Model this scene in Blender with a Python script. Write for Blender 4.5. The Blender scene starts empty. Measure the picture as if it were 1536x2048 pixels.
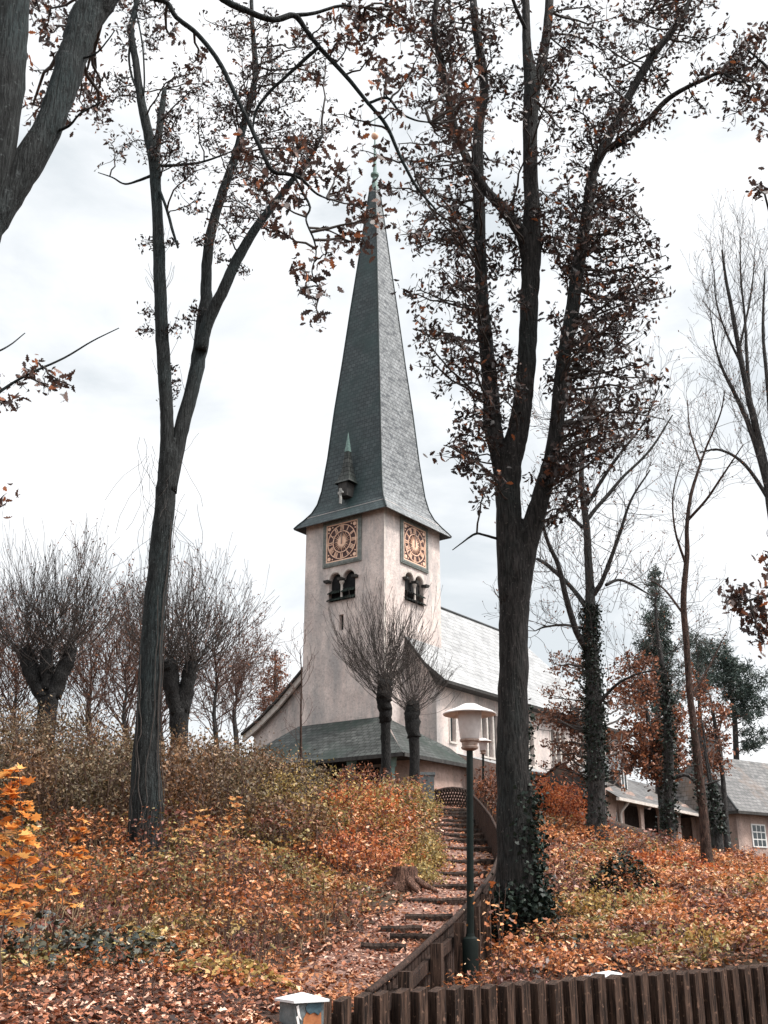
import bpy, math, random
import numpy as np
from mathutils import Vector
from mathutils.geometry import tessellate_polygon

# ------------------------------------------------------------------ camera
F = 2150.0                                   # focal length in pixels of the 1536x2048 photograph
PITCH = math.atan(786 / F)
CP, SP = math.cos(PITCH), math.sin(PITCH)
EYE = 1.6
scn = bpy.context.scene
COL = scn.collection
cd = bpy.data.cameras.new("camera"); cam = bpy.data.objects.new("camera", cd); COL.objects.link(cam)
cd.sensor_fit = 'VERTICAL'; cd.sensor_height = 24.0; cd.lens = 24.0 * F / 2048.0
cd.clip_start = 0.1; cd.clip_end = 3000
cam.location = (0, 0, EYE); cam.rotation_euler = (math.pi / 2 + PITCH, 0, 0)
scn.camera = cam
scn.view_settings.view_transform = 'Standard'; scn.view_settings.look = 'None'
scn.view_settings.gamma = 1.0; scn.view_settings.exposure = 0.85
scn.cycles.max_bounces = 5; scn.cycles.diffuse_bounces = 2; scn.cycles.transparent_max_bounces = 4

# ------------------------------------------------------------------ sky and sun
SUN_AZ, SUN_EL = math.radians(104), math.radians(57)      # azimuth from +Y towards +X
w = bpy.data.worlds.new("World"); scn.world = w; w.use_nodes = True
nt = w.node_tree; N = nt.nodes; LK = nt.links
bg = N["Background"]
sky = N.new("ShaderNodeTexSky"); sky.sky_type = 'NISHITA'; sky.sun_disc = False
sky.sun_elevation = SUN_EL; sky.sun_rotation = SUN_AZ; sky.dust_density = 4.0
tc = N.new("ShaderNodeTexCoord")
mp = N.new("ShaderNodeMapping"); mp.inputs['Scale'].default_value = (1.0, 1.0, 2.2)
mp.inputs['Location'].default_value = (3.1, 0.4, 1.7)
LK.new(tc.outputs['Generated'], mp.inputs['Vector'])
n1 = N.new("ShaderNodeTexNoise"); n1.inputs['Scale'].default_value = 4.2; n1.inputs['Detail'].default_value = 7; n1.inputs['Roughness'].default_value = 0.56
n1.inputs['Distortion'].default_value = 0.35
LK.new(mp.outputs['Vector'], n1.inputs['Vector'])
cr = N.new("ShaderNodeValToRGB")
cr.color_ramp.elements[0].position = 0.33; cr.color_ramp.elements[0].color = (4.55, 4.85, 5.05, 1)
cr.color_ramp.elements[1].position = 0.62; cr.color_ramp.elements[1].color = (6.9, 6.95, 7.0, 1)
LK.new(n1.outputs['Fac'], cr.inputs['Fac'])
# an overcast sky is brighter overhead and towards the veiled sun
dt = N.new("ShaderNodeVectorMath"); dt.operation = 'DOT_PRODUCT'
sd = (math.sin(SUN_AZ) * math.cos(SUN_EL), math.cos(SUN_AZ) * math.cos(SUN_EL), math.sin(SUN_EL))
dt.inputs[1].default_value = sd; LK.new(tc.outputs['Generated'], dt.inputs[0])
mr = N.new("ShaderNodeMapRange"); mr.inputs['From Min'].default_value = 0.68; mr.inputs['From Max'].default_value = 1.0
mr.inputs['To Min'].default_value = 1.0; mr.inputs['To Max'].default_value = 4.0
LK.new(dt.outputs['Value'], mr.inputs['Value'])
vm = N.new("ShaderNodeVectorMath"); vm.operation = 'SCALE'
LK.new(cr.outputs['Color'], vm.inputs[0]); LK.new(mr.outputs['Result'], vm.inputs['Scale'])
mx = N.new("ShaderNodeMixRGB"); mx.inputs['Fac'].default_value = 0.93
LK.new(sky.outputs['Color'], mx.inputs['Color1']); LK.new(vm.outputs['Vector'], mx.inputs['Color2'])
LK.new(mx.outputs['Color'], bg.inputs['Color']); bg.inputs['Strength'].default_value = 0.1
sl = bpy.data.lights.new("sun", 'SUN'); sl.energy = 2.3; sl.angle = math.radians(9); sl.color = (1, 0.95, 0.89)
so = bpy.data.objects.new("sun", sl); COL.objects.link(so)
so.rotation_euler = Vector(sd).to_track_quat('Z', 'Y').to_euler()

# ------------------------------------------------------------------ projection helpers
def ray(u, v):
    xc = (u - 768) / F; yc = (1024 - v) / F
    return np.array([xc, CP - yc * SP, SP + yc * CP])
def at(u, v, Y):
    d = ray(u, v); return d * (Y / d[1]) + np.array([0, 0, EYE])
def depth(P): return P[1] * CP + (P[2] - EYE) * SP
def pxm(u, v, Y):                             # metres per photograph pixel there
    return depth(at(u, v, Y)) / F

# ------------------------------------------------------------------ object helpers
ORG = {}
def thing(name, label, cat, loc=(0, 0, 0), group=None, kind=None):
    o = bpy.data.objects.new(name, None); COL.objects.link(o)
    o.location = loc; o.empty_display_size = 0.3
    ORG[o.name] = np.array(loc, float); tag(o, label, cat, group, kind); return o
def tag(o, label=None, cat=None, group=None, kind=None):
    if label: o['label'] = label
    if cat: o['category'] = cat
    if group: o['group'] = group
    if kind: o['kind'] = kind
    return o
def org(p):
    while p is not None:
        if p.name in ORG: return ORG[p.name]
        p = p.parent
    return np.zeros(3)
def link(name, me, mat, parent=None):
    o = bpy.data.objects.new(name, me); COL.objects.link(o)
    if mat: me.materials.append(mat)
    if parent: o.parent = parent
    return o

class MB:
    """collects faces (with uv in metres when given) and links them as one mesh object"""
    def __init__(s): s.v = []; s.f = []; s.uv = []; s.smooth = False
    def face(s, pts, uv=None):
        i = len(s.v); s.v += [tuple(map(float, p)) for p in pts]; s.f.append(tuple(range(i, i + len(pts))))
        s.uv.append(uv if uv is not None else [(0, 0)] * len(pts))
    def roof(s, pts, eave=None):              # planar slope; uv: x along the first edge, y up the slope
        P = [np.array(p, float) for p in pts]
        ex = P[1] - P[0]; ex /= np.linalg.norm(ex)
        n = np.cross(ex, P[-1] - P[0]); n /= np.linalg.norm(n); ey = np.cross(n, ex)
        o = P[0] if eave is None else np.array(eave)
        s.face(P, [((p - o) @ ex, (p - o) @ ey) for p in P])
    def hexa(s, b, t):                        # 4 bottom + 4 top corners
        s.face(b[::-1]); s.face(t)
        for i in range(4):
            j = (i + 1) % 4; s.face([b[i], b[j], t[j], t[i]])
    def box(s, o, ax, ay, az):                # corner + three edge vectors
        o, ax, ay, az = map(np.array, (o, ax, ay, az))
        b = [o, o + ax, o + ax + ay, o + ay]; s.hexa(b, [p + az for p in b])
    def cbox(s, c, dx, dy, dz, ax=(1, 0, 0), ay=(0, 1, 0)):
        c = np.array(c, float); ax = np.array(ax) * dx; ay = np.array(ay) * dy; az = np.array((0, 0, dz))
        s.box(c - ax / 2 - ay / 2 - az / 2, ax, ay, az)
    def prism(s, outline, ext):               # closed outline of points, extruded by a vector
        ext = np.array(ext, float); a = [np.array(p, float) for p in outline]; b = [p + ext for p in a]
        s.face(a[::-1]); s.face(b)
        for i in range(len(a)):
            j = (i + 1) % len(a); s.face([a[i], a[j], b[j], b[i]])
    def lathe(s, c, prof, n=24):
        c = np.array(c, float)
        R = [[c + np.array([r * math.cos(2 * math.pi * k / n), r * math.sin(2 * math.pi * k / n), z]) for k in range(n)] for r, z in prof]
        for a, b in zip(R, R[1:]):
            for k in range(n):
                j = (k + 1) % n; s.face([a[k], a[j], b[j], b[k]])
        s.face(R[0][::-1]); s.face(R[-1])
    def build(s, name, mat, parent=None, smooth=False, weld=True):
        me = bpy.data.meshes.new(name); o0 = org(parent)
        me.from_pydata([(x - o0[0], y - o0[1], z - o0[2]) for x, y, z in s.v], [], s.f)
        ul = me.uv_layers.new(name="UVMap")
        ul.data.foreach_set("uv", np.array([c for f in s.uv for c in f], float).ravel())
        if weld:
            import bmesh
            bm = bmesh.new(); bm.from_mesh(me); bmesh.ops.remove_doubles(bm, verts=bm.verts, dist=1e-4)
            bmesh.ops.recalc_face_normals(bm, faces=bm.faces); bm.to_mesh(me); bm.free()
        if smooth:
            me.polygons.foreach_set("use_smooth", [True] * len(me.polygons))
            me.set_sharp_from_angle(angle=math.radians(38))
        return link(name, me, mat, parent)

class TB:
    """tubes along polylines, one mesh"""
    def __init__(s): s.V = []; s.Q = []; s.caps = []; s.n = 0
    def tube(s, P, R, k=6, cap=False, jit=0.0, rng=None):
        P = np.asarray(P, float); R = np.broadcast_to(np.asarray(R, float), (len(P),))
        T = np.gradient(P, axis=0); T /= np.linalg.norm(T, axis=1)[:, None] + 1e-12
        m = T.mean(0); ref = np.array([1., .13, 0]) if abs(m[0]) < .8 * np.linalg.norm(m) + 1e-9 else np.array([.1, 1., 0])
        A = np.cross(T, ref); A /= np.linalg.norm(A, axis=1)[:, None] + 1e-12; B = np.cross(T, A)
        th = np.arange(k) * 2 * math.pi / k
        rr = np.repeat(R[:, None], k, 1)
        if jit and rng is not None:
            rr = rr * (1 + jit * rng.standard_normal(rr.shape))
        V = P[:, None] + rr[..., None] * (np.cos(th)[None, :, None] * A[:, None] + np.sin(th)[None, :, None] * B[:, None])
        m_ = len(P); i = (np.arange(m_ - 1)[:, None] * k + np.arange(k)[None]); j = (np.arange(m_ - 1)[:, None] * k + (np.arange(k)[None] + 1) % k)
        q = np.stack([i, j, j + k, i + k], -1).reshape(-1, 4) + s.n
        s.V.append(V.reshape(-1, 3)); s.Q.append(q)
        if cap:
            s.caps.append([s.n + x for x in range(k)][::-1]); s.caps.append([s.n + (m_ - 1) * k + x for x in range(k)])
        s.n += m_ * k
    def build(s, name, mat, parent=None, smooth=True):
        V = np.concatenate(s.V) - org(parent); Q = np.concatenate(s.Q)
        return link(name, fastmesh(name, V, Q, s.caps, smooth), mat, parent)

def fastmesh(name, V, Q, extra=(), smooth=False):
    me = bpy.data.meshes.new(name)
    nq, k = Q.shape; el = sum(len(c) for c in extra)
    me.vertices.add(len(V)); me.vertices.foreach_set("co", np.ascontiguousarray(V, np.float32).ravel())
    me.loops.add(nq * k + el)
    li = np.concatenate([Q.ravel()] + [np.array(c) for c in extra]).astype(np.int32)
    me.loops.foreach_set("vertex_index", li)
    me.polygons.add(nq + len(extra))
    tot = np.concatenate([np.full(nq, k), [len(c) for c in extra]]).astype(np.int32)
    st = np.concatenate([[0], np.cumsum(tot)[:-1]]).astype(np.int32)
    me.polygons.foreach_set("loop_start", st)
    me.update(calc_edges=True)
    if smooth: me.polygons.foreach_set("use_smooth", np.ones(nq + len(extra), bool))
    me.validate(); return me

OAK = np.array([(0, -.5), (.06, -.34), (.16, -.26), (.10, -.13), (.25, -.02), (.15, .08), (.27, .22), (.14, .30), (.10, .44), (0, .5),
                (-.11, .43), (-.15, .29), (-.26, .20), (-.14, .08), (-.24, -.04), (-.10, -.14), (-.15, -.27), (-.05, -.34)])
MAPLE = np.array([(0, -.36), (.12, -.22), (.36, -.30), (.30, -.12), (.52, .04), (.30, .10), (.34, .30), (.14, .22), (0, .55),
                  (-.14, .22), (-.34, .30), (-.30, .10), (-.52, .04), (-.30, -.12), (-.36, -.30), (-.12, -.22)])
OVAL = np.array([(0, -.5), (.2, -.25), (.27, .05), (.15, .35), (0, .5), (-.15, .35), (-.27, .05), (-.2, -.25)])
LOBE = np.array([(0, -.5), (.22, -.2), (.14, .0), (.3, .18), (0, .5), (-.28, .2), (-.15, 0), (-.22, -.18)])
NEEDLE = np.array([(-.06, -.5), (.06, -.5), (.1, .1), (.0, .5), (-.1, .1)])
IVY = np.array([(0, -.4), (.3, -.3), (.45, .02), (.16, .12), (0, .5), (-.16, .12), (-.45, .02), (-.3, -.3)])
def leafmesh(name, P, S, mat, parent, tm, rng, up=0.3, curl=0.5, smooth=False):
    P = np.asarray(P, float); n = len(P); S = np.broadcast_to(np.asarray(S, float), (n,))
    Z = rng.standard_normal((n, 3)); Z /= np.linalg.norm(Z, axis=1)[:, None]; Z[:, 2] = np.abs(Z[:, 2]) if up > 0 else Z[:, 2]
    Z[:, 2] += up; Z /= np.linalg.norm(Z, axis=1)[:, None]
    X = np.cross(Z, rng.standard_normal((n, 3))); X /= np.linalg.norm(X, axis=1)[:, None] + 1e-9; Yv = np.cross(Z, X)
    c = (rng.random(n) - .35) * 2 * curl; c2 = (rng.random(n) - .5) * 2 * curl
    K = len(tm); tx, ty = tm[:, 0], tm[:, 1]
    h = c[:, None] * (tx * tx * 2.2)[None] + c2[:, None] * (ty * ty)[None]
    V = P[:, None] + S[:, None, None] * (tx[None, :, None] * X[:, None] + ty[None, :, None] * Yv[:, None] + h[..., None] * Z[:, None])
    V = V.reshape(-1, 3) - org(parent)
    return link(name, fastmesh(name, V, np.arange(n * K).reshape(n, K), (), smooth), mat, parent)

# ------------------------------------------------------------------ materials
def newmat(name):
    m = bpy.data.materials.new(name); m.use_nodes = True; return m, m.node_tree.nodes, m.node_tree.links, m.node_tree.nodes["Principled BSDF"]
def ramp(Nn, stops, interp='LINEAR'):
    r = Nn.new("ShaderNodeValToRGB"); e = r.color_ramp.elements; r.color_ramp.interpolation = interp
    while len(e) < len(stops): e.new(0.5)
    for x, (p, c) in zip(e, stops): x.position = p; x.color = (*c, 1)
    return r
def noise(Nn, L, vec, scale, detail=4, rough=.55, sc=None, loc=None):
    if sc or loc:
        q = Nn.new("ShaderNodeMapping"); q.inputs['Scale'].default_value = sc or (1, 1, 1); q.inputs['Location'].default_value = loc or (0, 0, 0)
        L.new(vec, q.inputs['Vector']); vec = q.outputs['Vector']
    t = Nn.new("ShaderNodeTexNoise"); t.inputs['Scale'].default_value = scale; t.inputs['Detail'].default_value = detail; t.inputs['Roughness'].default_value = rough
    L.new(vec, t.inputs['Vector']); return t.outputs['Fac']
def geo(Nn): return Nn.new("ShaderNodeNewGeometry")
def bump(Nn, L, P, h, strength=.5, dist=.02):
    b = Nn.new("ShaderNodeBump"); b.inputs['Strength'].default_value = strength; b.inputs['Distance'].default_value = dist
    L.new(h, b.inputs['Height']); L.new(b.outputs['Normal'], P.inputs['Normal']); return b
def mix(Nn, L, fac, a, b, blend='MIX'):
    m = Nn.new("ShaderNodeMixRGB"); m.blend_type = blend
    for s, i in ((fac, 'Fac'), (a, 'Color1'), (b, 'Color2')):
        if isinstance(s, (int, float)): m.inputs[i].default_value = s
        elif isinstance(s, tuple): m.inputs[i].default_value = (*s, 1)
        else: L.new(s, m.inputs[i])
    return m.outputs['Color']

def mat_noise(name, stops, scale=6, rough=.8, bs=.4, bd=.02, sc=None, spec=.3, metal=0, detail=5, bscale=None):
    m, Nn, L, P = newmat(name); g = geo(Nn)
    f = noise(Nn, L, g.outputs['Position'], scale, detail, .6, sc)
    r = ramp(Nn, stops); L.new(f, r.inputs['Fac']); L.new(r.outputs['Color'], P.inputs['Base Color'])
    P.inputs['Roughness'].default_value = rough; P.inputs['Metallic'].default_value = metal; P.inputs['Specular IOR Level'].default_value = spec
    if bs:
        h = noise(Nn, L, g.outputs['Position'], bscale or scale * 2, 6, .65, sc); bump(Nn, L, P, h, bs, bd)
    return m
def mat_plain(name, c, rough=.6, metal=0, spec=.4):
    return mat_noise(name, [(.3, tuple(x * .82 for x in c)), (.7, tuple(min(1, x * 1.12) for x in c))], 9, rough, .15, .004, None, spec, metal)
def mat_bark(name, dark, light, moss=None, sc=(9, 9, 1.6), mossat=(.5, .7), bs=.9):
    m, Nn, L, P = newmat(name); g = geo(Nn); pos = g.outputs['Position']
    f = noise(Nn, L, pos, 2.2, 7, .65, sc)
    r = ramp(Nn, [(.34, dark), (.66, light)]); L.new(f, r.inputs['Fac']); c = r.outputs['Color']
    if moss:
        f2 = noise(Nn, L, pos, .9, 5, .6, (1, 1, .5)); r2 = ramp(Nn, [(mossat[0], (0, 0, 0)), (mossat[1], (1, 1, 1))]); L.new(f2, r2.inputs['Fac'])
        c = mix(Nn, L, r2.outputs['Color'], c, moss)
    f5 = noise(Nn, L, pos, 2.2, 5, .6, (sc[0] * 2.6, sc[1] * 2.6, sc[2] * 1.7)); r5 = ramp(Nn, [(.40, (.3, .3, .3)), (.56, (1.15, 1.15, 1.15))]); L.new(f5, r5.inputs['Fac'])
    c = mix(Nn, L, 1.0, c, r5.outputs['Color'], 'MULTIPLY')
    f3 = noise(Nn, L, pos, 26, 3, .5); r3 = ramp(Nn, [(.62, (0, 0, 0)), (.74, (1, 1, 1))]); L.new(f3, r3.inputs['Fac'])
    c = mix(Nn, L, r3.outputs['Color'], c, tuple(min(1, x * 1.9) for x in light))
    L.new(c, P.inputs['Base Color']); P.inputs['Roughness'].default_value = .85; P.inputs['Specular IOR Level'].default_value = .25
    ad = Nn.new('ShaderNodeMath'); ad.operation = 'ADD'; L.new(f, ad.inputs[0]); L.new(f5, ad.inputs[1])
    bump(Nn, L, P, ad.outputs[0], bs, .06); return m
def mat_leaf(name, stops, stops2=None, nscale=.4, edge=(.45, .6), trans=.25, rough=.5, spec=.35, stops3=None):
    m, Nn, L, P = newmat(name); g = geo(Nn)
    def rr(st):
        r = ramp(Nn, st); L.new(g.outputs['Random Per Island'], r.inputs['Fac']); return r.outputs['Color']
    c = rr(stops)
    for k, st in enumerate((stops2, stops3)):
        if not st: continue
        f = noise(Nn, L, g.outputs['Position'], nscale * (1 + .4 * k), 3, .6, None, (17.3 * k, 5 * k, 0)); e = ramp(Nn, [(edge[0], (0, 0, 0)), (edge[1], (1, 1, 1))]); L.new(f, e.inputs['Fac'])
        c = mix(Nn, L, e.outputs['Color'], c, rr(st))
    L.new(c, P.inputs['Base Color']); P.inputs['Roughness'].default_value = rough; P.inputs['Specular IOR Level'].default_value = spec
    t = Nn.new("ShaderNodeBsdfTranslucent"); L.new(c, t.inputs['Color'])
    ms = Nn.new("ShaderNodeMixShader"); ms.inputs['Fac'].default_value = trans
    L.new(P.outputs['BSDF'], ms.inputs[1]); L.new(t.outputs['BSDF'], ms.inputs[2]); L.new(ms.outputs['Shader'], Nn["Material Output"].inputs['Surface'])
    return m
def mat_slate(name, c1, c2, patch=None, pat=(.5, .62), moss=None, mat_=(.5, .65), bw=.36, bh=.27, rough=.55, joint=.3, spec=.3):
    m, Nn, L, P = newmat(name); g = geo(Nn); uv = Nn.new("ShaderNodeUVMap").outputs['UV']
    b = Nn.new("ShaderNodeTexBrick"); b.offset = .5; L.new(uv, b.inputs['Vector'])
    b.inputs['Scale'].default_value = 1; b.inputs['Brick Width'].default_value = bw; b.inputs['Row Height'].default_value = bh
    b.inputs['Mortar Size'].default_value = .022; b.inputs['Mortar Smooth'].default_value = .3; b.inputs['Bias'].default_value = 0
    b.inputs['Color1'].default_value = (*c1, 1); b.inputs['Color2'].default_value = (*c2, 1)
    b.inputs['Mortar'].default_value = (*(x * joint for x in c1), 1)
    c = b.outputs['Color']
    # single slates of another tone
    if patch:
        q = Nn.new("ShaderNodeMapping"); q.inputs['Scale'].default_value = (.6, 1.3, 1); L.new(uv, q.inputs['Vector'])
        f = noise(Nn, L, q.outputs['Vector'], 2.3, 6, .7); r = ramp(Nn, [(pat[0], (0, 0, 0)), (pat[1], (1, 1, 1))]); L.new(f, r.inputs['Fac'])
        c = mix(Nn, L, r.outputs['Color'], c, patch)
    if moss:
        f = noise(Nn, L, g.outputs['Position'], .35, 6, .65); r = ramp(Nn, [(mat_[0], (0, 0, 0)), (mat_[1], (1, 1, 1))]); L.new(f, r.inputs['Fac'])
        c = mix(Nn, L, r.outputs['Color'], c, moss)
    f = noise(Nn, L, g.outputs['Position'], 1.1, 5, .6); r = ramp(Nn, [(.3, (.78, .78, .78)), (.7, (1.15, 1.15, 1.15))]); L.new(f, r.inputs['Fac'])
    c = mix(Nn, L, 1.0, c, r.outputs['Color'], 'MULTIPLY')
    L.new(c, P.inputs['Base Color']); P.inputs['Roughness'].default_value = rough; P.inputs['Specular IOR Level'].default_value = spec
    bump(Nn, L, P, b.outputs['Fac'], -.8, .03); return m

M = {}
def plaster(name, a, b, stain):
    m, Nn, L, P = newmat(name); g = geo(Nn); pos = g.outputs['Position']
    f = noise(Nn, L, pos, .8, 7, .68); r = ramp(Nn, [(.32, a), (.66, b)]); L.new(f, r.inputs['Fac'])
    f2 = noise(Nn, L, pos, .7, 6, .7, (1.3, 1.3, .35), (9, 2, 0)); r2 = ramp(Nn, [(.42, (0, 0, 0)), (.66, (.9, .9, .9))]); L.new(f2, r2.inputs['Fac'])
    c = mix(Nn, L, r2.outputs['Color'], r.outputs['Color'], stain)
    f4 = noise(Nn, L, pos, 7, 5, .7); r4 = ramp(Nn, [(.3, (.7, .69, .69)), (.46, (.98, .98, .98)), (.7, (1.12, 1.11, 1.11))]); L.new(f4, r4.inputs['Fac'])
    c = mix(Nn, L, 1.0, c, r4.outputs['Color'], 'MULTIPLY')
    L.new(c, P.inputs['Base Color']); P.inputs['Roughness'].default_value = .9; P.inputs['Specular IOR Level'].default_value = .2
    f3 = noise(Nn, L, pos, 9, 8, .75); bump(Nn, L, P, f3, .9, .05); return m
M['wall'] = plaster('rough_plaster', (.55, .455, .42), (.79, .68, .625), (.38, .355, .345))
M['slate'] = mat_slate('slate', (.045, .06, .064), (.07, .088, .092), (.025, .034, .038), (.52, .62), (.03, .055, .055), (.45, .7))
M['slate_pale'] = mat_slate('weathered_sheen_slate', (.19, .20, .205), (.27, .28, .285), (.07, .075, .082), (.51, .60), None, bw=.36, bh=.27, joint=.3)  # pale tone carries sky sheen of the lit spire faces, plus weathering
M['slate_nave'] = mat_slate('pale_nave_slate', (.30, .30, .30), (.40, .40, .40), (.2, .2, .2), (.55, .68), None, bw=.9, bh=.42, joint=.35)
M['slate_moss'] = mat_slate('mossy_slate', (.062, .067, .064), (.10, .105, .10), (.03, .032, .031), (.5, .62), (.036, .05, .043), (.5, .66), bw=.4, bh=.3, joint=.12, spec=.12)
M['slate_grey'] = mat_slate('grey_slate', (.12, .115, .112), (.19, .182, .178), (.06, .06, .06), (.5, .64), (.2, .13, .09), (.52, .75), bw=.4, bh=.28)
M['stone'] = mat_noise('grey_green_stone', [(.3, (.13, .15, .14)), (.7, (.30, .31, .29))], 5, .85)
M['trim'] = mat_noise('pale_stone_trim', [(.3, (.45, .40, .36)), (.7, (.66, .60, .55))], 5, .85)
M['ornament'] = mat_noise('weathered_ornament', [(.3, (.22, .22, .21)), (.7, (.42, .41, .39))], 8, .8)
M['white'] = mat_noise('white_paint', [(.3, (.62, .6, .58)), (.7, (.82, .8, .78))], 4, .6)
M['maroon'] = mat_noise('dark_dial_ground', [(.3, (.045, .022, .022)), (.7, (.10, .05, .045))], 6, .6)
M['gold'] = mat_noise('copper_gilding', [(.3, (.82, .45, .30)), (.7, (.95, .68, .50))], 9, .4, .2, .004, None, .5, 0)
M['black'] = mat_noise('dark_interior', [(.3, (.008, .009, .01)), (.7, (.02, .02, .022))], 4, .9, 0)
M['timber'] = mat_noise('dark_timber', [(.3, (.025, .024, .024)), (.7, (.07, .065, .06))], 7, .8, .5, .01, (1, 1, .3))
M['copper'] = mat_noise('patinated_copper', [(.3, (.09, .16, .145)), (.7, (.22, .31, .28))], 6, .55, .2)
M['lampglass'] = mat_noise('frosted_lamp_glass', [(.3, (.52, .47, .45)), (.7, (.66, .61, .59))], 14, .45, .1, .003)
M['greenmetal'] = mat_noise('dark_green_paint', [(.3, (.0025, .006, .005)), (.7, (.006, .012, .010))], 9, .6, .2, .003, None, .2)
M['lamphat'] = mat_noise('white_enamel_hat', [(.3, (.5, .47, .45)), (.62, (.78, .75, .73)), (.72, (.35, .25, .2))], 7, .45, .15, .003)
M['rust'] = mat_noise('rusty_collar', [(.3, (.2, .12, .09)), (.7, (.45, .36, .31))], 12, .7)
M['glass'] = mat_plain('window_glass', (.03, .04, .045), .12, 0, .6)
M['gwall'] = plaster('pink_plaster', (.36, .25, .21), (.52, .385, .33), (.26, .2, .18))
M['brick'] = mat_noise('sooty_brick', [(.3, (.05, .045, .045)), (.7, (.13, .11, .105))], 6, .9)
M['picket'] = mat_bark('weathered_brown_timber', (.022, .013, .01), (.115, .067, .047), None, (14, 14, 1.2), bs=.5)
M['plank'] = mat_bark('brown_fence_board', (.02, .012, .009), (.075, .042, .031), None, (14, 14, 1.2), bs=.5)
M['log'] = mat_bark('dark_log_edge', (.02, .014, .011), (.07, .045, .035), None, (3, 3, 3), bs=.5)
M['cap'] = mat_noise('pale_zinc_cap', [(.3, (.55, .57, .58)), (.7, (.78, .79, .8))], 8, .5, .2, .004)
M['concrete'] = mat_noise('grey_concrete', [(.3, (.10, .12, .125)), (.7, (.2, .22, .225))], 12, .9)
M['mur_o'] = mat_noise('painted_orange_brown', [(.25, (.10, .03, .015)), (.5, (.36, .13, .05)), (.75, (.5, .22, .1))], 11, .7, .1)
M['mur_b'] = mat_noise('painted_blue_black', [(.3, (.02, .04, .055)), (.7, (.09, .16, .19))], 14, .6, .1)
M['oakbark'] = mat_bark('oak_bark', (.008, .009, .009), (.042, .046, .046), (.028, .043, .045), (9, 9, 1.4), (.45, .68))
M['oakbark2'] = mat_bark('oak_bark_brown', (.009, .008, .007), (.042, .037, .035), (.024, .031, .03), (9, 9, 1.4), (.5, .7))
M['bark'] = mat_bark('grey_bark', (.022, .02, .02), (.085, .08, .077), (.045, .055, .05), (9, 9, 2), (.55, .75))
M['darkbark'] = mat_bark('dark_lime_bark', (.008, .008, .008), (.032, .03, .029), None, (9, 9, 3))
M['brownbark'] = mat_bark('brown_bark', (.03, .018, .014), (.11, .065, .05), None, (9, 9, 2))
M['twig'] = mat_noise('twig_bark', [(.3, (.028, .023, .021)), (.7, (.075, .062, .055))], 8, .8, 0)
M['straw'] = mat_noise('dry_straw', [(.3, (.10, .075, .04)), (.55, (.28, .2, .11)), (.75, (.5, .4, .26))], 3, .8, 0)
M['redtwig'] = mat_noise('reddish_twig', [(.3, (.06, .035, .028)), (.7, (.14, .085, .068))], 8, .8, 0)
M['l_oak'] = mat_leaf('dry_oak_leaf', [(0, (.02, .016, .016)), (.6, (.055, .036, .032)), (.93, (.11, .06, .045)), (1, (.42, .14, .05))], trans=.13)
M['l_near'] = mat_leaf('near_oak_leaf', [(0, (.035, .025, .024)), (.6, (.09, .055, .046)), (.9, (.17, .085, .06)), (1, (.5, .16, .06))], trans=.2)
M['l_sparse'] = mat_leaf('russet_small_leaf', [(0, (.06, .03, .022)), (.6, (.18, .08, .05)), (1, (.34, .14, .07))], trans=.3)
M['l_beech'] = mat_leaf('copper_beech_leaf', [(0, (.05, .022, .016)), (.5, (.20, .075, .04)), (1, (.42, .16, .075))], trans=.25)
M['l_pine'] = mat_leaf('pine_needle', [(0, (.012, .025, .022)), (.6, (.04, .065, .055)), (1, (.08, .105, .08))], trans=.1)
M['l_ivy'] = mat_leaf('ivy_leaf', [(0, (.005, .009, .007)), (.6, (.013, .024, .017)), (1, (.035, .05, .036))], trans=.05, rough=.5, spec=.25)
M['l_maple'] = mat_leaf('orange_maple_leaf', [(0, (.60, .20, .05)), (.6, (.85, .36, .09)), (1, (.85, .52, .18))], trans=.35)
M['l_maple2'] = mat_leaf('amber_maple_leaf', [(0, (.62, .24, .09)), (.5, (.85, .42, .16)), (1, (.88, .62, .26))], trans=.35)
M['l_thicket'] = mat_leaf('olive_thicket_leaf', [(0, (.035, .026, .014)), (.6, (.125, .09, .045)), (1, (.32, .24, .15))], [(0, (.045, .024, .013)), (.6, (.19, .09, .04)), (1, (.38, .2, .1))], .5, (.46, .6), .25)
M['l_gold'] = mat_leaf('golden_shrub_leaf', [(0, (.16, .10, .025)), (.6, (.42, .27, .075)), (1, (.66, .46, .18))], [(0, (.12, .1, .03)), (.6, (.30, .23, .08)), (1, (.5, .4, .18))], .9, (.45, .6), .3)
M['l_orange'] = mat_leaf('orange_shrub_leaf', [(0, (.2, .04, .015)), (.6, (.62, .16, .04)), (1, (.88, .40, .16))], [(0, (.15, .04, .025)), (.6, (.36, .10, .05)), (1, (.6, .24, .11))], 1.1, (.45, .6), .3)
M['l_litter'] = mat_leaf('fallen_leaf', [(0, (.03, .015, .012)), (.4, (.20, .06, .028)), (.75, (.48, .19, .10)), (1, (.88, .60, .46))], [(0, (.05, .018, .01)), (.5, (.34, .11, .04)), (1, (.75, .36, .17))], .55, (.46, .56), .12, .45, .4)  # palest end of the ramp colours highlights onto some fallen leaves
M['l_cover'] = mat_leaf('bramble_leaf', [(0, (.07, .02, .01)), (.5, (.46, .14, .045)), (.88, (.76, .32, .12)), (1, (.9, .64, .42))],  # near-white end paints highlights onto a small share of leaves
                        [(0, (.045, .038, .012)), (.5, (.22, .17, .05)), (.9, (.50, .40, .14)), (1, (.7, .6, .36))], .55, (.515, .58), .25, .42, .4,
                        [(0, (.03, .012, .01)), (.6, (.17, .05, .035)), (1, (.45, .2, .14))])
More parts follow.
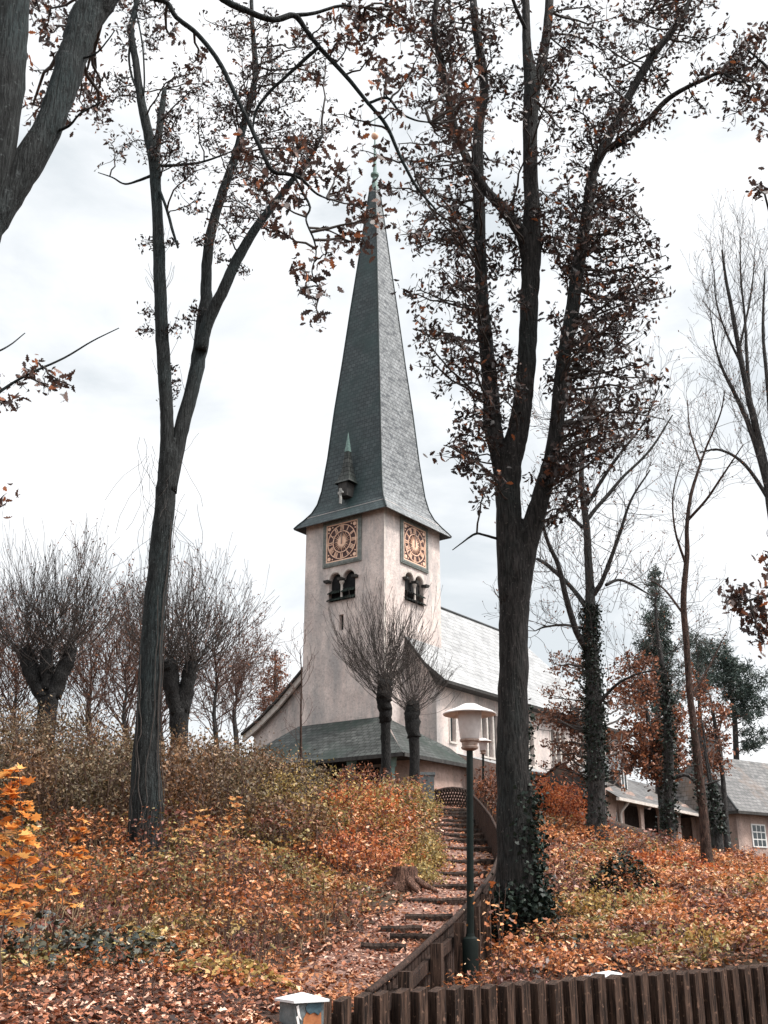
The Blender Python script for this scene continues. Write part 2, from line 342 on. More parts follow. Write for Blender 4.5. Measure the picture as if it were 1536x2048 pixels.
M['l_dark'] = mat_leaf('dark_bramble_leaf', [(0, (.012, .018, .014)), (.6, (.035, .042, .03)), (.92, (.12, .11, .07)), (1, (.4, .38, .32))], trans=.08, rough=.33, spec=.55)  # pale end paints whitish highlights onto a few dark leaves
M['stump'] = mat_bark('stump_wood', (.06, .03, .022), (.26, .14, .10), None, (10, 10, 2))
M['rock'] = mat_noise('pale_rock', [(.3, (.3, .31, .32)), (.7, (.6, .6, .6))], 6, .9)
m, Nn, L, P = newmat('forest_floor'); g = geo(Nn)
f = noise(Nn, L, g.outputs['Position'], 9, 8, .7); r = ramp(Nn, [(.3, (.015, .009, .007)), (.55, (.06, .028, .018)), (.75, (.16, .075, .045))]); L.new(f, r.inputs['Fac'])
f2 = noise(Nn, L, g.outputs['Position'], .25, 4); r2 = ramp(Nn, [(.45, (0, 0, 0)), (.6, (.6, .6, .6))]); L.new(f2, r2.inputs['Fac'])
L.new(mix(Nn, L, r2.outputs['Color'], r.outputs['Color'], (.07, .055, .025)), P.inputs['Base Color']); P.inputs['Roughness'].default_value = .95; bump(Nn, L, P, f, 1, .06); M['floor'] = m
M['path'] = mat_noise('leafy_path_earth', [(.3, (.09, .045, .034)), (.5, (.24, .135, .105)), (.7, (.42, .27, .22))], 14, .9, .8, .03)

# ------------------------------------------------------------------ terrain
PATH_G = [(14, 1908, 770), (15, 1887, 795), (17, 1850, 838), (18.5, 1818, 880), (20, 1788, 912), (21.5, 1760, 930), (23, 1732, 945), (24.5, 1702, 945), (26.5, 1671, 932), (28.2, 1644, 922), (29.5, 1625, 908)]
ctrl = [(0, 2040, 8.2), (300, 2010, 9), (560, 1995, 9.5), (690, 1985, 10.4), (0, 1900, 11.5), (300, 1900, 11.5), (600, 1900, 12.8), (0, 1800, 15), (300, 1780, 17.3), (270, 1742, 19),
        (500, 1745, 19), (640, 1760, 19), (730, 1745, 20), (810, 1772, 20), (870, 1690, 25), (700, 1690, 23.5), (500, 1650, 26), (100, 1650, 26), (850, 1612, 31), (400, 1560, 36), (100, 1510, 40),
        (1040, 1888, 14.5), (1150, 1930, 11.5), (1536, 1920, 12.6), (1250, 1762, 19), (1450, 1800, 18), (1300, 1850, 15), (1110, 1688, 27), (1250, 1726, 27), (1400, 1752, 26), (1536, 1756, 26), (1700, 1758, 26), (1700, 1920, 12), (975, 1960, 11.8)]
ctrl += [(u, v, Y) for Y, v, u in PATH_G]
CPTS = [at(*c) for c in ctrl]
CPTS += [np.array(p, float) for p in [(-9, 3, .6), (0, 4, .15), (9, 5, .1), (0, -10, 0), (-30, -10, 0), (30, -10, 0), (-25, 15, 2.6), (-25, 30, 5), (-20, 50, 7), (0, 50, 6.8), (-3, 44, 6.0), (1.5, 44, 6.0), (-15, 70, 7), (0, 60, 7), (8, 50, 5.8), (4, 38, 5.0), (14, 40, 2.6), (9.5, 37, 2.9), (22, 50, 2.8), (14, 60, 3.5),
         (30, 60, 3.2), (30, 30, 3.2), (30, 10, 1.0), (0, 90, 7), (40, 90, 5), (-50, 90, 6), (-60, 30, 5), (60, 30, 3), (0, 140, 6), (-100, 140, 5), (100, 140, 4), (0, 300, 4), (-200, 200, 4), (200, 200, 4), (-200, 0, 2), (200, 0, 1), (0, -100, 0), (-1, 8, .72), (2, 9.2, .72), (4.5, 11.3, .8), (.3, 10.2, .45), (.62, 11.2, .5), (.88, 12.3, .66)]]
CPTS = np.array(CPTS); _c = 2.0
def _k(a, b): return np.sqrt(((a[:, None] - b[None]) ** 2).sum(-1) + _c * _c)
_A = _k(CPTS[:, :2], CPTS[:, :2]) - 1e-9 * 0; _A[np.diag_indices(len(CPTS))] += -.35
_W = np.linalg.solve(_A, CPTS[:, 2] - 3.0)
def zg(x, y):
    q = np.stack([np.atleast_1d(np.asarray(x, float)), np.atleast_1d(np.asarray(y, float))], -1)
    z = np.concatenate([_k(q[i:i + 20000], CPTS[:, :2]) @ _W for i in range(0, len(q), 20000)]) + 3.0
    fa_ = np.array([-.47, 9.0]); fd_ = np.array([4.39, 2.9]); fd_ = fd_ / np.linalg.norm(fd_)
    rel = q - fa_; al = rel @ fd_; ds = rel @ np.array([fd_[1], -fd_[0]])          # street side of the picket fence lies lower
    sm = lambda t: np.clip(t, 0, 1) ** 2 * (3 - 2 * np.clip(t, 0, 1))
    k = sm((ds + .45) / .4) * sm((al + .42) / .25)
    z = z * (1 - k) + np.minimum(z, .02) * k
    return np.clip(z, -.5, 8)
def zg1(x, y): return float(zg([x], [y])[0])
def gp(u, Y):                                  # ground point under picture column u at depth Y
    v = 1750.
    for _ in range(6):
        p = at(u, v, Y); z = zg1(p[0], p[1]); dz = z - p[2]; v -= dz / pxm(u, v, Y)
    return np.array([p[0], p[1], z])
xs = np.unique(np.concatenate([np.arange(-14, 16.01, .35), np.arange(-60, 61, 3.), np.array([-1500, -900, -500, -300, -200, -140, -100, -80, 80, 100, 140, 200, 300, 500, 900, 1500])]))
ys = np.unique(np.concatenate([np.arange(2, 36.01, .35), np.arange(-30, 121, 3.), np.array([-900, -400, -100, 150, 180, 220, 300, 400, 600, 1000, 2000])]))
gx, gy = np.meshgrid(xs, ys); gz = zg(gx.ravel(), gy.ravel())
far = np.maximum(np.abs(gx), np.abs(gy)).ravel(); gz = np.where(far > 260, 3.5, gz)
near = (far < 40); rg = np.random.default_rng(3); gz = gz + np.where(near, rg.normal(0, .012, len(gz)), 0)
V = np.stack([gx.ravel(), gy.ravel(), gz], -1); nx = len(xs); ny = len(ys)
i = (np.arange(ny - 1)[:, None] * nx + np.arange(nx - 1)[None]).ravel()
ground = link('ground', fastmesh('ground', V, np.stack([i, i + 1, i + nx + 1, i + nx], -1), (), True), M['floor']); tag(ground, kind='structure')

# ------------------------------------------------------------------ path, log steps, fences
PC = [gp(662, 10.9), gp(715, 12.4)] + [gp(u, Y) for Y, v, u in PATH_G] + [gp(900, 31.5), gp(895, 34), gp(890, 42), gp(860, 52)]
def resample(P, step):
    P = np.array(P); out = [P[0]]
    for a, b in zip(P, P[1:]):
        n_ = max(1, int(np.linalg.norm(b - a) / step))
        for k in range(1, n_ + 1): out.append(a + (b - a) * k / n_)
    return np.array(out)
def smooth(P, it=3):
    P = np.array(P, float)
    for _ in range(it): P[1:-1] = (P[:-2] + 2 * P[1:-1] + P[2:]) / 4
    return P
pc = smooth(resample(PC, .3), 12)
tg = np.gradient(pc[:, :2], axis=0); tg /= np.linalg.norm(tg, axis=1)[:, None]; nr = np.stack([tg[:, 1], -tg[:, 0]], -1)
mb = []; K = 7; wv = np.linspace(-.55, .55, K)
PV = []
for q in wv:
    xy = pc[:, :2] + nr * q; PV.append(np.stack([xy[:, 0], xy[:, 1], zg(xy[:, 0], xy[:, 1]) + .02], -1))
PV = np.stack(PV, 1).reshape(-1, 3); i = (np.arange(len(pc) - 1)[:, None] * K + np.arange(K - 1)[None]).ravel()
tag(link('path', fastmesh('path', PV, np.stack([i, i + 1, i + K + 1, i + K], -1), (), True), M['path']), kind='structure')
rng = np.random.default_rng(11)
def log_step(x, y, ax, ln, h, wd, idx):
    ax = np.array([ax[0], ax[1], 0]); ay = np.array([-ax[1], ax[0], 0])
    z = zg1(x, y)
    loc = np.array([x, y, z])
    b = MB(); off = -ln / 2
    hh = h
    # round-edged timber, slightly crooked
    prof = [(-wd / 2, -.25), (-wd / 2, hh * .7), (-wd * .3, hh), (wd * .3, hh), (wd / 2, hh * .75), (wd / 2, -.25)]
    n_ = 5
    rings = []
    for k in range(n_):
        s = -ln / 2 + ln * k / (n_ - 1); jz = rng.normal(0, .008); jy = rng.normal(0, .012)
        rings.append([loc + ax * s + ay * (p + jy) + np.array([0, 0, q + jz]) for p, q in prof])
    for a, c in zip(rings, rings[1:]):
        for j in range(len(prof)):
            j2 = (j + 1) % len(prof); b.face([a[j], a[j2], c[j2], c[j]])
    b.face(rings[0][::-1]); b.face(rings[-1])
    t = b.build('log_step', M['log'], None)
    return t
lower = [(767, 1908, 14, .55), (822, 1887, 15, .55), (800, 1872, 15.8, .6), (858, 1850, 17, .7), (876, 1818, 18.5, 1.0), (905, 1788, 20, .9), (928, 1760, 21.5, 1.05), (943, 1733, 23, 1.1), (944, 1703, 24.5, 1.1)]
upper = [(942 - 4.2 * k, 1688 - 8.6 * k, 25.4 + .62 * k, 1.15 + .02 * k) for k in range(8)]
steps = lower + upper
for k, (u, v, Y, ln) in enumerate(steps):
    p = gp(u, Y); j = int(np.argmin(((pc[:, :2] - p[:2]) ** 2).sum(1))); axd = nr[j]
    up_ = k >= len(lower)
    ax = np.array([1, .08 * rng.normal()]); ax /= np.linalg.norm(ax)
    o = log_step(p[0], p[1], ax, ln, .13 if up_ else .11, .13, k)
    n_ = k + 1
    lab = ["short dark log step nearest the street fence, lowest on the path", "short dark log edging second from the bottom of the path", "short dark log edging third from the bottom, at the left of the path",
           "dark log step fourth from the bottom, where the fence hides its right end", "long dark log step beside the stump, fifth from the bottom", "dark log step sixth from the bottom, just above the stump",
           "dark log step seventh from the bottom, running behind the lamp post", "dark log step eighth from the bottom with a bare earth tread", "dark log step at the top of the long treads, below the steep flight",
           "dark riser at the foot of the steep upper flight", "second riser from the foot of the steep upper flight", "third riser from the foot of the steep upper flight", "fourth riser from the foot of the steep upper flight",
           "fourth riser from the top of the steep upper flight", "third riser from the top of the steep upper flight", "second riser from the top of the steep upper flight", "topmost riser of the path, right below the lattice fence"][k]
    tag(o, lab, 'step', 'log steps of the hillside path')

def post_box(b, p, wx, z0, z1, ax, ay, slant=0):
    p = np.array([p[0], p[1], 0.]); ax = np.array([*ax, 0.]) * wx / 2; ay = np.array([*ay, 0.]) * wx / 2
    c = [p - ax - ay, p + ax - ay, p + ax + ay, p - ax + ay]; Z = np.array([0, 0, 1.])
    b.hexa([q + Z * z0 for q in c], [q + Z * (z1 + (slant if k in (1, 2) else 0)) for k, q in enumerate(c)])
# handrail fence on the right of the path
HF = [(735, 1980, 9.3), (800, 1932, 10), (860, 1876, 11), (905, 1838, 12), (950, 1790, 13.6), (985, 1742, 17), (1001, 1700, 20), (997, 1662, 22.5), (981, 1630, 24.8), (961, 1605, 26.8), (945, 1588, 28.4)]
hp = smooth(resample([at(*q) for q in HF], .11), 10)
hfence = thing('handrail_fence', 'brown board fence with a curving handrail along the right of the hillside steps', 'fence', tuple(hp[0] - np.array([0, 0, .9])))
ht = np.gradient(hp[:, :2], axis=0); ht /= np.linalg.norm(ht, axis=1)[:, None]; hn = np.stack([ht[:, 1], -ht[:, 0]], -1)   # hn: away from the path (right)
hz = zg(hp[:, 0], hp[:, 1])
b = MB()
seg = resample(hp, .1); st = np.gradient(seg[:, :2], axis=0); st /= np.linalg.norm(st, axis=1)[:, None]; sn = np.stack([st[:, 1], -st[:, 0]], -1)
d_ = np.concatenate([[0], np.cumsum(np.linalg.norm(np.diff(seg[:, :2], axis=0), axis=1))])
tot = d_[-1]; nb = int(tot / .112)
for k in range(nb):
    s = (k + .5) * tot / nb; x = np.interp(s, d_, seg[:, 0]); y = np.interp(s, d_, seg[:, 1]); z = np.interp(s, d_, seg[:, 2])
    j = min(len(seg) - 1, int(np.searchsorted(d_, s))); t_ = st[j]; n_ = sn[j]; g0 = zg1(x, y)
    gap = .012 + .01 * rng.random()
    wdt = .112 - gap; pt = np.array([x, y]) - n_ * .012
    ax = np.array([*t_, 0]) * wdt; ay = np.array([*n_, 0]) * .024
    z0 = g0 - .1; z1 = z - .05 + rng.normal(0, .012)
    z0 = min(z0, z1 - .85)
    o3 = np.array([pt[0], pt[1], z0]) - ax / 2 - ay / 2
    b.box(o3, ax, ay, (0, 0, z1 - z0))
b.build('board_panel', M['plank'], hfence)
b = TB(); b.tube(smooth(seg + np.array([0, 0, -.02]), 3), .03, 8, True); b.build('handrail', M['plank'], hfence)
lowrail = MB()
for dz in (.22, .62):
    for k in range(0, nb - 1):
        s0, s1 = k * tot / nb, (k + 1) * tot / nb
        A = np.array([np.interp(s0, d_, seg[:, c]) for c in range(3)]); B = np.array([np.interp(s1, d_, seg[:, c]) for c in range(3)])
        j = min(len(seg) - 1, int(np.searchsorted(d_, s0))); n_ = np.array([*sn[j], 0])
        off = n_ * .02
        lowrail.hexa([A + off - (0, 0, dz), B + off - (0, 0, dz), B + off + n_ * .05 - (0, 0, dz), A + off + n_ * .05 - (0, 0, dz)],
                     [A + off - (0, 0, dz - .1), B + off - (0, 0, dz - .1), B + off + n_ * .05 - (0, 0, dz - .1), A + off + n_ * .05 - (0, 0, dz - .1)])
lowrail.build('rail', M['plank'], hfence)
s = .5
while s < tot:
    x, y, z = [np.interp(s, d_, seg[:, c]) for c in range(3)]; j = min(len(seg) - 1, int(np.searchsorted(d_, s)))
    b = MB(); p = np.array([x, y]) + sn[j] * .14; g0 = zg1(*p); post_box(b, p, .10 if s < 4.5 else .085, min(g0 - .2, z - .9), z + (.02 if s < 5 else -.03), st[j], sn[j]); b.build('post', M['picket'], hfence)
    s += 1.0 if s < 3 else .9

# street fence of thick pickets
FA, FB = np.array([-.47, 9.0]), np.array([3.92, 11.9]); fd = (FB - FA) / np.linalg.norm(FB - FA); fn = np.array([fd[1], -fd[0]])
flen = 7.6
sf = thing('picket_fence', 'brown fence of thick square pickets along the street at the bottom', 'fence', (FA[0], FA[1], 0))
nr_ = 0
s = .0; P_ = []
while s < flen:
    P_.append(s); s += .18
def fence_z(s): return .955 + .016 * s - .05 * max(0, .5 - s)
for s in P_[:100]:
    b = MB(); p = FA + fd * (s + rng.normal(0, .004)); w_ = .09 + rng.normal(0, .003); dpt = .13
    z1 = fence_z(s) + rng.normal(0, .006); ax = np.array([*fd, 0]) * w_; ay = np.array([*fn, 0]) * dpt
    tilt = np.array([*fd, 0]) * rng.normal(0, .006)
    o3 = np.array([p[0], p[1], 0.]) - ax / 2 - ay / 2; c = [o3, o3 + ax, o3 + ax + ay, o3 + ay]; Z = np.array([0, 0, 1.])
    bot = [q + Z * -.05 for q in c]; sl_ = [-.035, .0, .0, -.035]
    # chamfered top edges
    top = [q + tilt + Z * (z1 + sl_[k]) for k, q in enumerate(c)]
    b.hexa(bot, top); b.build('picket', M['picket'], sf)
for dz in (.22, .72):
    b = MB(); o3 = np.array([*(FA - fn * .115), dz]); b.box(o3, np.array([*fd, 0]) * flen, np.array([*fn, 0]) * .045, (0, 0, .09)); b.build('rail', M['plank'], sf)
# piers with pyramid caps
def pier(u, v_cap, Y, wd, label, mural=False):
    top = at(u, v_cap, Y); x, y = top[0], top[1]; zc = top[2]
    t = thing('capped_pier', label, 'pier', (x, y, -.1), 'capped piers of the street fence')
    A = np.array([*fd, 0]); B = np.array([*fn, 0]); c0 = np.array([x, y, 0.])
    b = MB(); h_ = wd / 2 - .03; b.hexa([c0 + A * a * h_ + B * q * h_ + np.array([0, 0, -.1]) for a, q in ((-1, -1), (1, -1), (1, 1), (-1, 1))], [c0 + A * a * h_ + B * q * h_ + np.array([0, 0, zc - .062]) for a, q in ((-1, -1), (1, -1), (1, 1), (-1, 1))])
    b.build('shaft', M['concrete'], t)
    b = MB(); h_ = wd / 2; q4 = [c0 + A * a * h_ + B * q * h_ for a, q in ((-1, -1), (1, -1), (1, 1), (-1, 1))]; Z = np.array([0, 0, 1.])
    lo = [q + Z * (zc - .062) for q in q4]; hi = [q + Z * (zc - .045) for q in q4]; ap = c0 + Z * zc
    b.face(lo[::-1])
    for k in range(4):
        j = (k + 1) % 4; b.face([lo[k], lo[j], hi[j], hi[k]]); b.face([hi[k], hi[j], ap])
    b.build('cap', M['cap'], t)
    return t, c0, A, B, zc
t, c0, A, B, zc = pier(604, 1984, 8.75, .30, 'grey pier with white cap and painted front at the left end of the picket fence')
# painted side (street front): orange-brown field, dark blue top, white stripes
fw = .15 - .03
def fpt(x, z, d=.004): return c0 + A * x * .86 + B * (fw + d) + np.array([0, 0, z])
def patch(name, mat_, out, d):
    b = MB(); b.prism([fpt(x, z, d) for x, z in out], B * .004); return b.build(name, mat_, t)
patch('painted_field', M['mur_o'], [(-.095, .2), (.135, .2), (.125, .55), (.11, zc - .115), (-.02, zc - .115), (-.06, zc - .17), (-.09, .55)], .001)
patch('painted_top', M['mur_b'], [(-.03, zc - .125), (.0, zc - .14), (.04, zc - .13), (.08, zc - .15), (.115, zc - .12), (.105, zc - .066), (-.02, zc - .066), (-.045, zc - .095)], .006)
for k in range(5):
    z = zc - .16 - .07 * k
    patch('painted_stripe', M['white'], [(-.135, z + .075), (-.115, z + .085), (-.095, z + .01), (-.075, z - .02), (-.1, z - .005), (-.12, z + .02)], .006 if k < 20 else 0)
pier(1217, 1941, 11.05, .36, 'pier with pale cap just above the middle of the picket fence')
pier(1540, 1921, 13.0, .36, 'pier with pale cap at the right edge of the picket fence')

# lattice fence and stone pier at the top of the path
lf = thing('lattice_fence', 'dark rustic lattice fence closing the top of the hillside steps', 'fence', tuple(gp(905, 31.8)))
a_, b_ = at(866, 1620, 31.8), at(946, 1620, 31.8); zt = at(866, 1585, 31.8)[2] - a_[2]
tb = TB(); n_ = 17
wdt = b_[0] - a_[0]
def arch(x): return zt + .12 * math.sin(math.pi * x / wdt)
for k in range(n_ + 6):
    for sgn in (1, -1):
        x0 = -wdt * .25 + k * wdt / (n_ - 1) * 1.1; x1 = x0 + sgn * .33
        pts = []
        for q in np.linspace(0, 1, 7):
            x = x0 + (x1 - x0) * q
            if 0 <= x <= wdt: pts.append(a_ + np.array([x, .03 * sgn, -.15 + (arch(x) + .15) * q]))
        if len(pts) > 2: tb.tube(pts, .026, 6, True)
tb.build('lattice_slats', M['log'], lf)
tb = TB(); tb.tube([a_ + np.array([x, 0, arch(x) + .0]) for x in np.linspace(0, wdt, 9)], .045, 8, True); tb.build('top_rail', M['log'], lf)
for x in (0, wdt): tb = TB(); tb.tube([a_ + np.array([x, 0, -.5]), a_ + np.array([x, 0, arch(x) + .08])], .06, 8, True); tb.build('post', M['log'], lf)
p = gp(856, 31.5); b = MB(); b.cbox(p + np.array([0, 0, .25]), .34, .5, 1.1); b.cbox(p + np.array([0, 0, .84]), .42, .58, .08)
tag(b.build('stone_pier', M['concrete'], None), 'low grey stone pier at the left end of the lattice fence', 'pier')

# ------------------------------------------------------------------ church
a36 = math.radians(36)
E1 = np.array([math.sin(a36), math.cos(a36), 0]); E2 = np.array([-math.cos(a36), math.sin(a36), 0]); C0 = np.array([0, 60., 0])
def Lc(t, r, z): return C0 + t * E1 + r * E2 + np.array([0, 0, z])
G0 = 6.2
church = thing('church', 'plastered stone church with a tall slate spire, clocks and a pale slate nave roof', 'church', tuple(Lc(3, 3, G0)))
def arcpts(cx, cz, r, a0, a1, n=12): return [(cx + r * math.cos(math.radians(a0 + (a1 - a0) * k / n)), cz + r * math.sin(math.radians(a0 + (a1 - a0) * k / n))) for k in range(n + 1)]
# belfry opening in face coordinates (x to the right, z up), same for both faces
spr = 19.95
BEL = [(-1.0, 18.62), (1.0, 18.62), (1.0, spr)] + arcpts(.52, spr, .44, 0, 180)[1:-1] + [(.07, spr), (-.07, spr)] + arcpts(-.52, spr, .44, 0, 180)[1:-1] + [(-1.0, spr)]
def face_W(x, z, d=0): return Lc(-d, 3.1 - x, z)       # d outwards
def face_S(x, z, d=0): return Lc(3.1 + x, -d, z)
SLIT = [(-.19, 16.8), (.15, 16.8), (.15, 17.75), (-.19, 17.75)]
def wallpanel(b, fmap, outer, holes, dep):
    loops = [[Vector((x, z, 0)) for x, z in outer]] + [[Vector((x, z, 0)) for x, z in h] for h in holes]
    flat = [(v.x, v.y) for l in loops for v in l]
    for tri in tessellate_polygon(loops): b.face([fmap(*flat[i]) for i in tri])
    for h in holes:
        for k in range(len(h)):
            j = (k + 1) % len(h); b.face([fmap(*h[k]), fmap(*h[j]), fmap(*h[j], -dep), fmap(*h[k], -dep)])
b = MB()
wallpanel(b, face_W, [(3.1 - 6, G0 - 1), (3.1, G0 - 1), (3.1, 24.4), (3.1 - 6, 24.4)], [BEL, SLIT], .3)
wallpanel(b, face_S, [(-3.1, G0 - 1), (2.9, G0 - 1), (2.9, 24.4), (-3.1, 24.4)], [BEL], .3)
b.face([Lc(6, 0, G0 - 1), Lc(6, 6, G0 - 1), Lc(6, 6, 24.4), Lc(6, 0, 24.4)]); b.face([Lc(0, 6, G0 - 1), Lc(6, 6, G0 - 1), Lc(6, 6, 24.4), Lc(0, 6, 24.4)])
b.build('tower_wall', M['wall'], church)
# pale quoin strip on the near corner
b = MB(); b.prism([Lc(-.012, .0, 11.4), Lc(-.012, -.012, 11.4), Lc(.16, -.012, 11.4), Lc(.16, .02, 11.4), Lc(.02, .02, 11.4), Lc(.02, .0, 11.4)], (0, 0, 12.8)); b.build('corner_strip', M['trim'], church)
def belfry(fm):
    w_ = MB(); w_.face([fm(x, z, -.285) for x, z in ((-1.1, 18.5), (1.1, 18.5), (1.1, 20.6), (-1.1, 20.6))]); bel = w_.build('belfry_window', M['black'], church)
    c = MB()
    for x0, z0, hw in ((-.52, 19.1, .46), (.52, 19.1, .46), (0, 18.66, 1.03)):
        # tiled ledge: sloping slab with scalloped lower lip
        n_ = 7 if hw < .6 else 15
        for k in range(n_):
            xa = x0 - hw + 2 * hw * k / n_; xb = x0 - hw + 2 * hw * (k + 1) / n_ - .015; dd = .04 * (k % 2)
            o_ = .18 if hw < .6 else .2
            c.hexa([fm(xa, z0 - .04, o_ + dd), fm(xb, z0 - .04, o_ + dd), fm(xb, z0 + .22, -.24), fm(xa, z0 + .22, -.24)], [fm(xa, z0 + .04, o_ + dd), fm(xb, z0 + .04, o_ + dd), fm(xb, z0 + .30, -.24), fm(xa, z0 + .30, -.24)])
    c.build('louvre', M['slate_moss'], bel)
    for x in (-1.06, 0, 1.06):
        c = MB(); c.hexa([fm(x - .15, spr - .13, -.1), fm(x + .15, spr - .13, -.1), fm(x + .15, spr - .13, .26), fm(x - .15, spr - .13, .26)], [fm(x - .18, spr + .02, -.1), fm(x + .18, spr + .02, -.1), fm(x + .18, spr + .02, .3), fm(x - .18, spr + .02, .3)])
        c.build('impost', M['timber'], bel)
    c = MB()
    for z0, z1, r0, r1 in ((18.8, 19.55, .075, .07), (19.55, 19.72, .07, .14), (19.72, 19.8, .15, .15)):
        A_ = [fm(r0 * math.cos(q), z0, r0 * math.sin(q) + .02) for q in np.linspace(0, 2 * math.pi, 13)[:-1]]; B_ = [fm(r1 * math.cos(q), z1, r1 * math.sin(q) + .02) for q in np.linspace(0, 2 * math.pi, 13)[:-1]]
        for k in range(12): c.face([A_[k], A_[(k + 1) % 12], B_[(k + 1) % 12], B_[k]])
        c.face(A_); c.face(B_)
    c.build('column', M['trim'], bel)
    c = MB()
    for cx in (-.52, .52):
        o_ = arcpts(cx, spr + .03, .57, 0, 180, 14); i_ = arcpts(cx, spr + .03, .455, 0, 180, 14)
        for k in range(14):
            c.hexa([fm(*i_[k], -.05), fm(*o_[k], -.05), fm(*o_[k + 1], -.05), fm(*i_[k + 1], -.05)], [fm(*i_[k], .035), fm(*o_[k], .035), fm(*o_[k + 1], .035), fm(*i_[k + 1], .035)])
    c.build('arch_trim', M['trim'], bel)
belfry(face_W); belfry(face_S)
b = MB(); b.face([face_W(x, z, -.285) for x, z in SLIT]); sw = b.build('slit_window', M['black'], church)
b = MB(); b.hexa([face_W(-.03, 16.86, -.27), face_W(.03, 16.86, -.27), face_W(.03, 16.86, -.22), face_W(-.03, 16.86, -.22)], [face_W(-.03, 17.74, -.27), face_W(.03, 17.74, -.27), face_W(.03, 17.74, -.22), face_W(-.03, 17.74, -.22)])
b.build('mullion', M['trim'], sw)
# clocks
ROM = ['XII', 'I', 'II', 'III', 'IIII', 'V', 'VI', 'VII', 'VIII', 'IX', 'X', 'XI']
def clock(fm0, hour, minute):
    ZC = 22.28
    fm = lambda x, y, d=0: fm0(x, ZC + y, d)
    def slab(b, pts, d0, d1): b.prism([fm(x, y, d0) for x, y in pts], fm(0, 0, d1) - fm(0, 0, d0))
    b = MB(); slab(b, [(-1.2, -1.2), (1.2, -1.2), (1.2, 1.2), (-1.2, 1.2)], .0, .06); ck = b.build('clock', M['maroon'], church)
    b = MB(); ww = .26; o_ = 1.2 + ww
    for pts in ([(-o_, -o_), (o_, -o_), (o_, -1.2), (-o_, -1.2)], [(-o_, 1.2), (o_, 1.2), (o_, o_), (-o_, o_)], [(-o_, -1.2), (-1.2, -1.2), (-1.2, 1.2), (-o_, 1.2)], [(1.2, -1.2), (o_, -1.2), (o_, 1.2), (1.2, 1.2)]): slab(b, pts, .0, .10)
    for k in range(22):                         # dentils
        q = -1.32 + 2.64 * k / 21
        for s_ in (-1, 1):
            slab(b, [(q - .035, s_ * 1.33 - .06), (q + .035, s_ * 1.33 - .06), (q + .035, s_ * 1.33 + .06), (q - .035, s_ * 1.33 + .06)], .10, .135)
            slab(b, [(s_ * 1.33 - .06, q - .035), (s_ * 1.33 + .06, q - .035), (s_ * 1.33 + .06, q + .035), (s_ * 1.33 - .06, q + .035)], .10, .134)
    b.build('clock_frame', M['stone'], ck)
    b = MB()
    for pts in ([(-1.2, -1.2), (1.2, -1.2), (1.2, -1.13), (-1.2, -1.13)], [(-1.2, 1.13), (1.2, 1.13), (1.2, 1.2), (-1.2, 1.2)], [(-1.2, -1.13), (-1.13, -1.13), (-1.13, 1.13), (-1.2, 1.13)], [(1.13, -1.13), (1.2, -1.13), (1.2, 1.13), (1.13, 1.13)]): slab(b, pts, .061, .085)
    b.build('gilt_border', M['gold'], ck)
    b = MB()
    for r_, w_ in ((1.09, .045), (.70, .055)):
        o_ = arcpts(0, 0, r_, 0, 360, 40); i_ = arcpts(0, 0, r_ - w_, 0, 360, 40)
        for k in range(40): slab(b, [i_[k], o_[k], o_[k + 1], i_[k + 1]], .061, .09)
    b.build('ring', M['gold'], ck, weld=False)
    b = MB()
    for k in range(24):
        q = math.radians(15 * k); R_ = .64 if k % 2 == 0 else .56; hw = math.radians(3.6)
        slab(b, [(.1 * math.cos(q - .9), .1 * math.sin(q - .9)), (R_ * .55 * math.cos(q - hw), R_ * .55 * math.sin(q - hw)), (R_ * math.cos(q), R_ * math.sin(q)), (R_ * .55 * math.cos(q + hw), R_ * .55 * math.sin(q + hw)), (.1 * math.cos(q + .9), .1 * math.sin(q + .9))], .061, .095 + .002 * (k % 2))
    slab(b, arcpts(0, 0, .14, 0, 360, 20)[:-1], .061, .1)
    b.build('sunburst', M['gold'], ck, weld=False)
    for h in range(12):
        b = MB()
        q = math.radians(90 - 30 * h); ur = np.array([math.cos(q), math.sin(q)]); ut = np.array([math.sin(q), -math.cos(q)])
        st_ = ROM[h]; wx = {'I': .075, 'V': .15, 'X': .15}; tw = sum(wx[c] for c in st_); x = -tw / 2
        def stroke(x0, x1, w0=.042):
            p0 = ut * x0 + ur * .735; p1 = ut * x1 + ur * 1.03; e = ut * w0 / 2; slab(b, [p0 - e, p0 + e, p1 + e, p1 - e], .061, .092)
        for c in st_:
            if c == 'I': stroke(x + .037, x + .037)
            elif c == 'V': stroke(x + .075, x + .02); stroke(x + .075, x + .13, .03)
            else: stroke(x + .02, x + .13); stroke(x + .13, x + .02, .03)
            x += wx[c]
        b.build('numeral', M['gold'], ck, weld=False)
    for sx in (-1, 1):
        for sy in (-1, 1):
            b = MB(); slab(b, arcpts(sx * .97, sy * .97, .12, 0, 360, 14)[:-1], .061, .09); slab(b, arcpts(sx * .72, sy * 1.02, .05, 0, 360, 8)[:-1], .061, .088); slab(b, arcpts(sx * 1.02, sy * .72, .05, 0, 360, 8)[:-1], .061, .088)
            b.build('corner_disc', M['gold'], ck)
    for ang, ln, wd, nm in ((90 - 30 * (hour + minute / 60), .5, .09, 'hour_hand'), (90 - 6 * minute, .85, .06, 'minute_hand')):
        q = math.radians(ang); ur = np.array([math.cos(q), math.sin(q)]); ut = np.array([-ur[1], ur[0]])
        b = MB(); dd = .11 if nm[0] == 'h' else .13
        slab(b, [-ur * .15 - ut * wd * .4, ur * ln * .75 - ut * wd / 2, ur * ln, ur * ln * .75 + ut * wd / 2, -ur * .15 + ut * wd * .4], dd, dd + .012); b.build(nm, M['rust'], ck)
clock(face_W, 12, 1); clock(face_S, 12, 1)
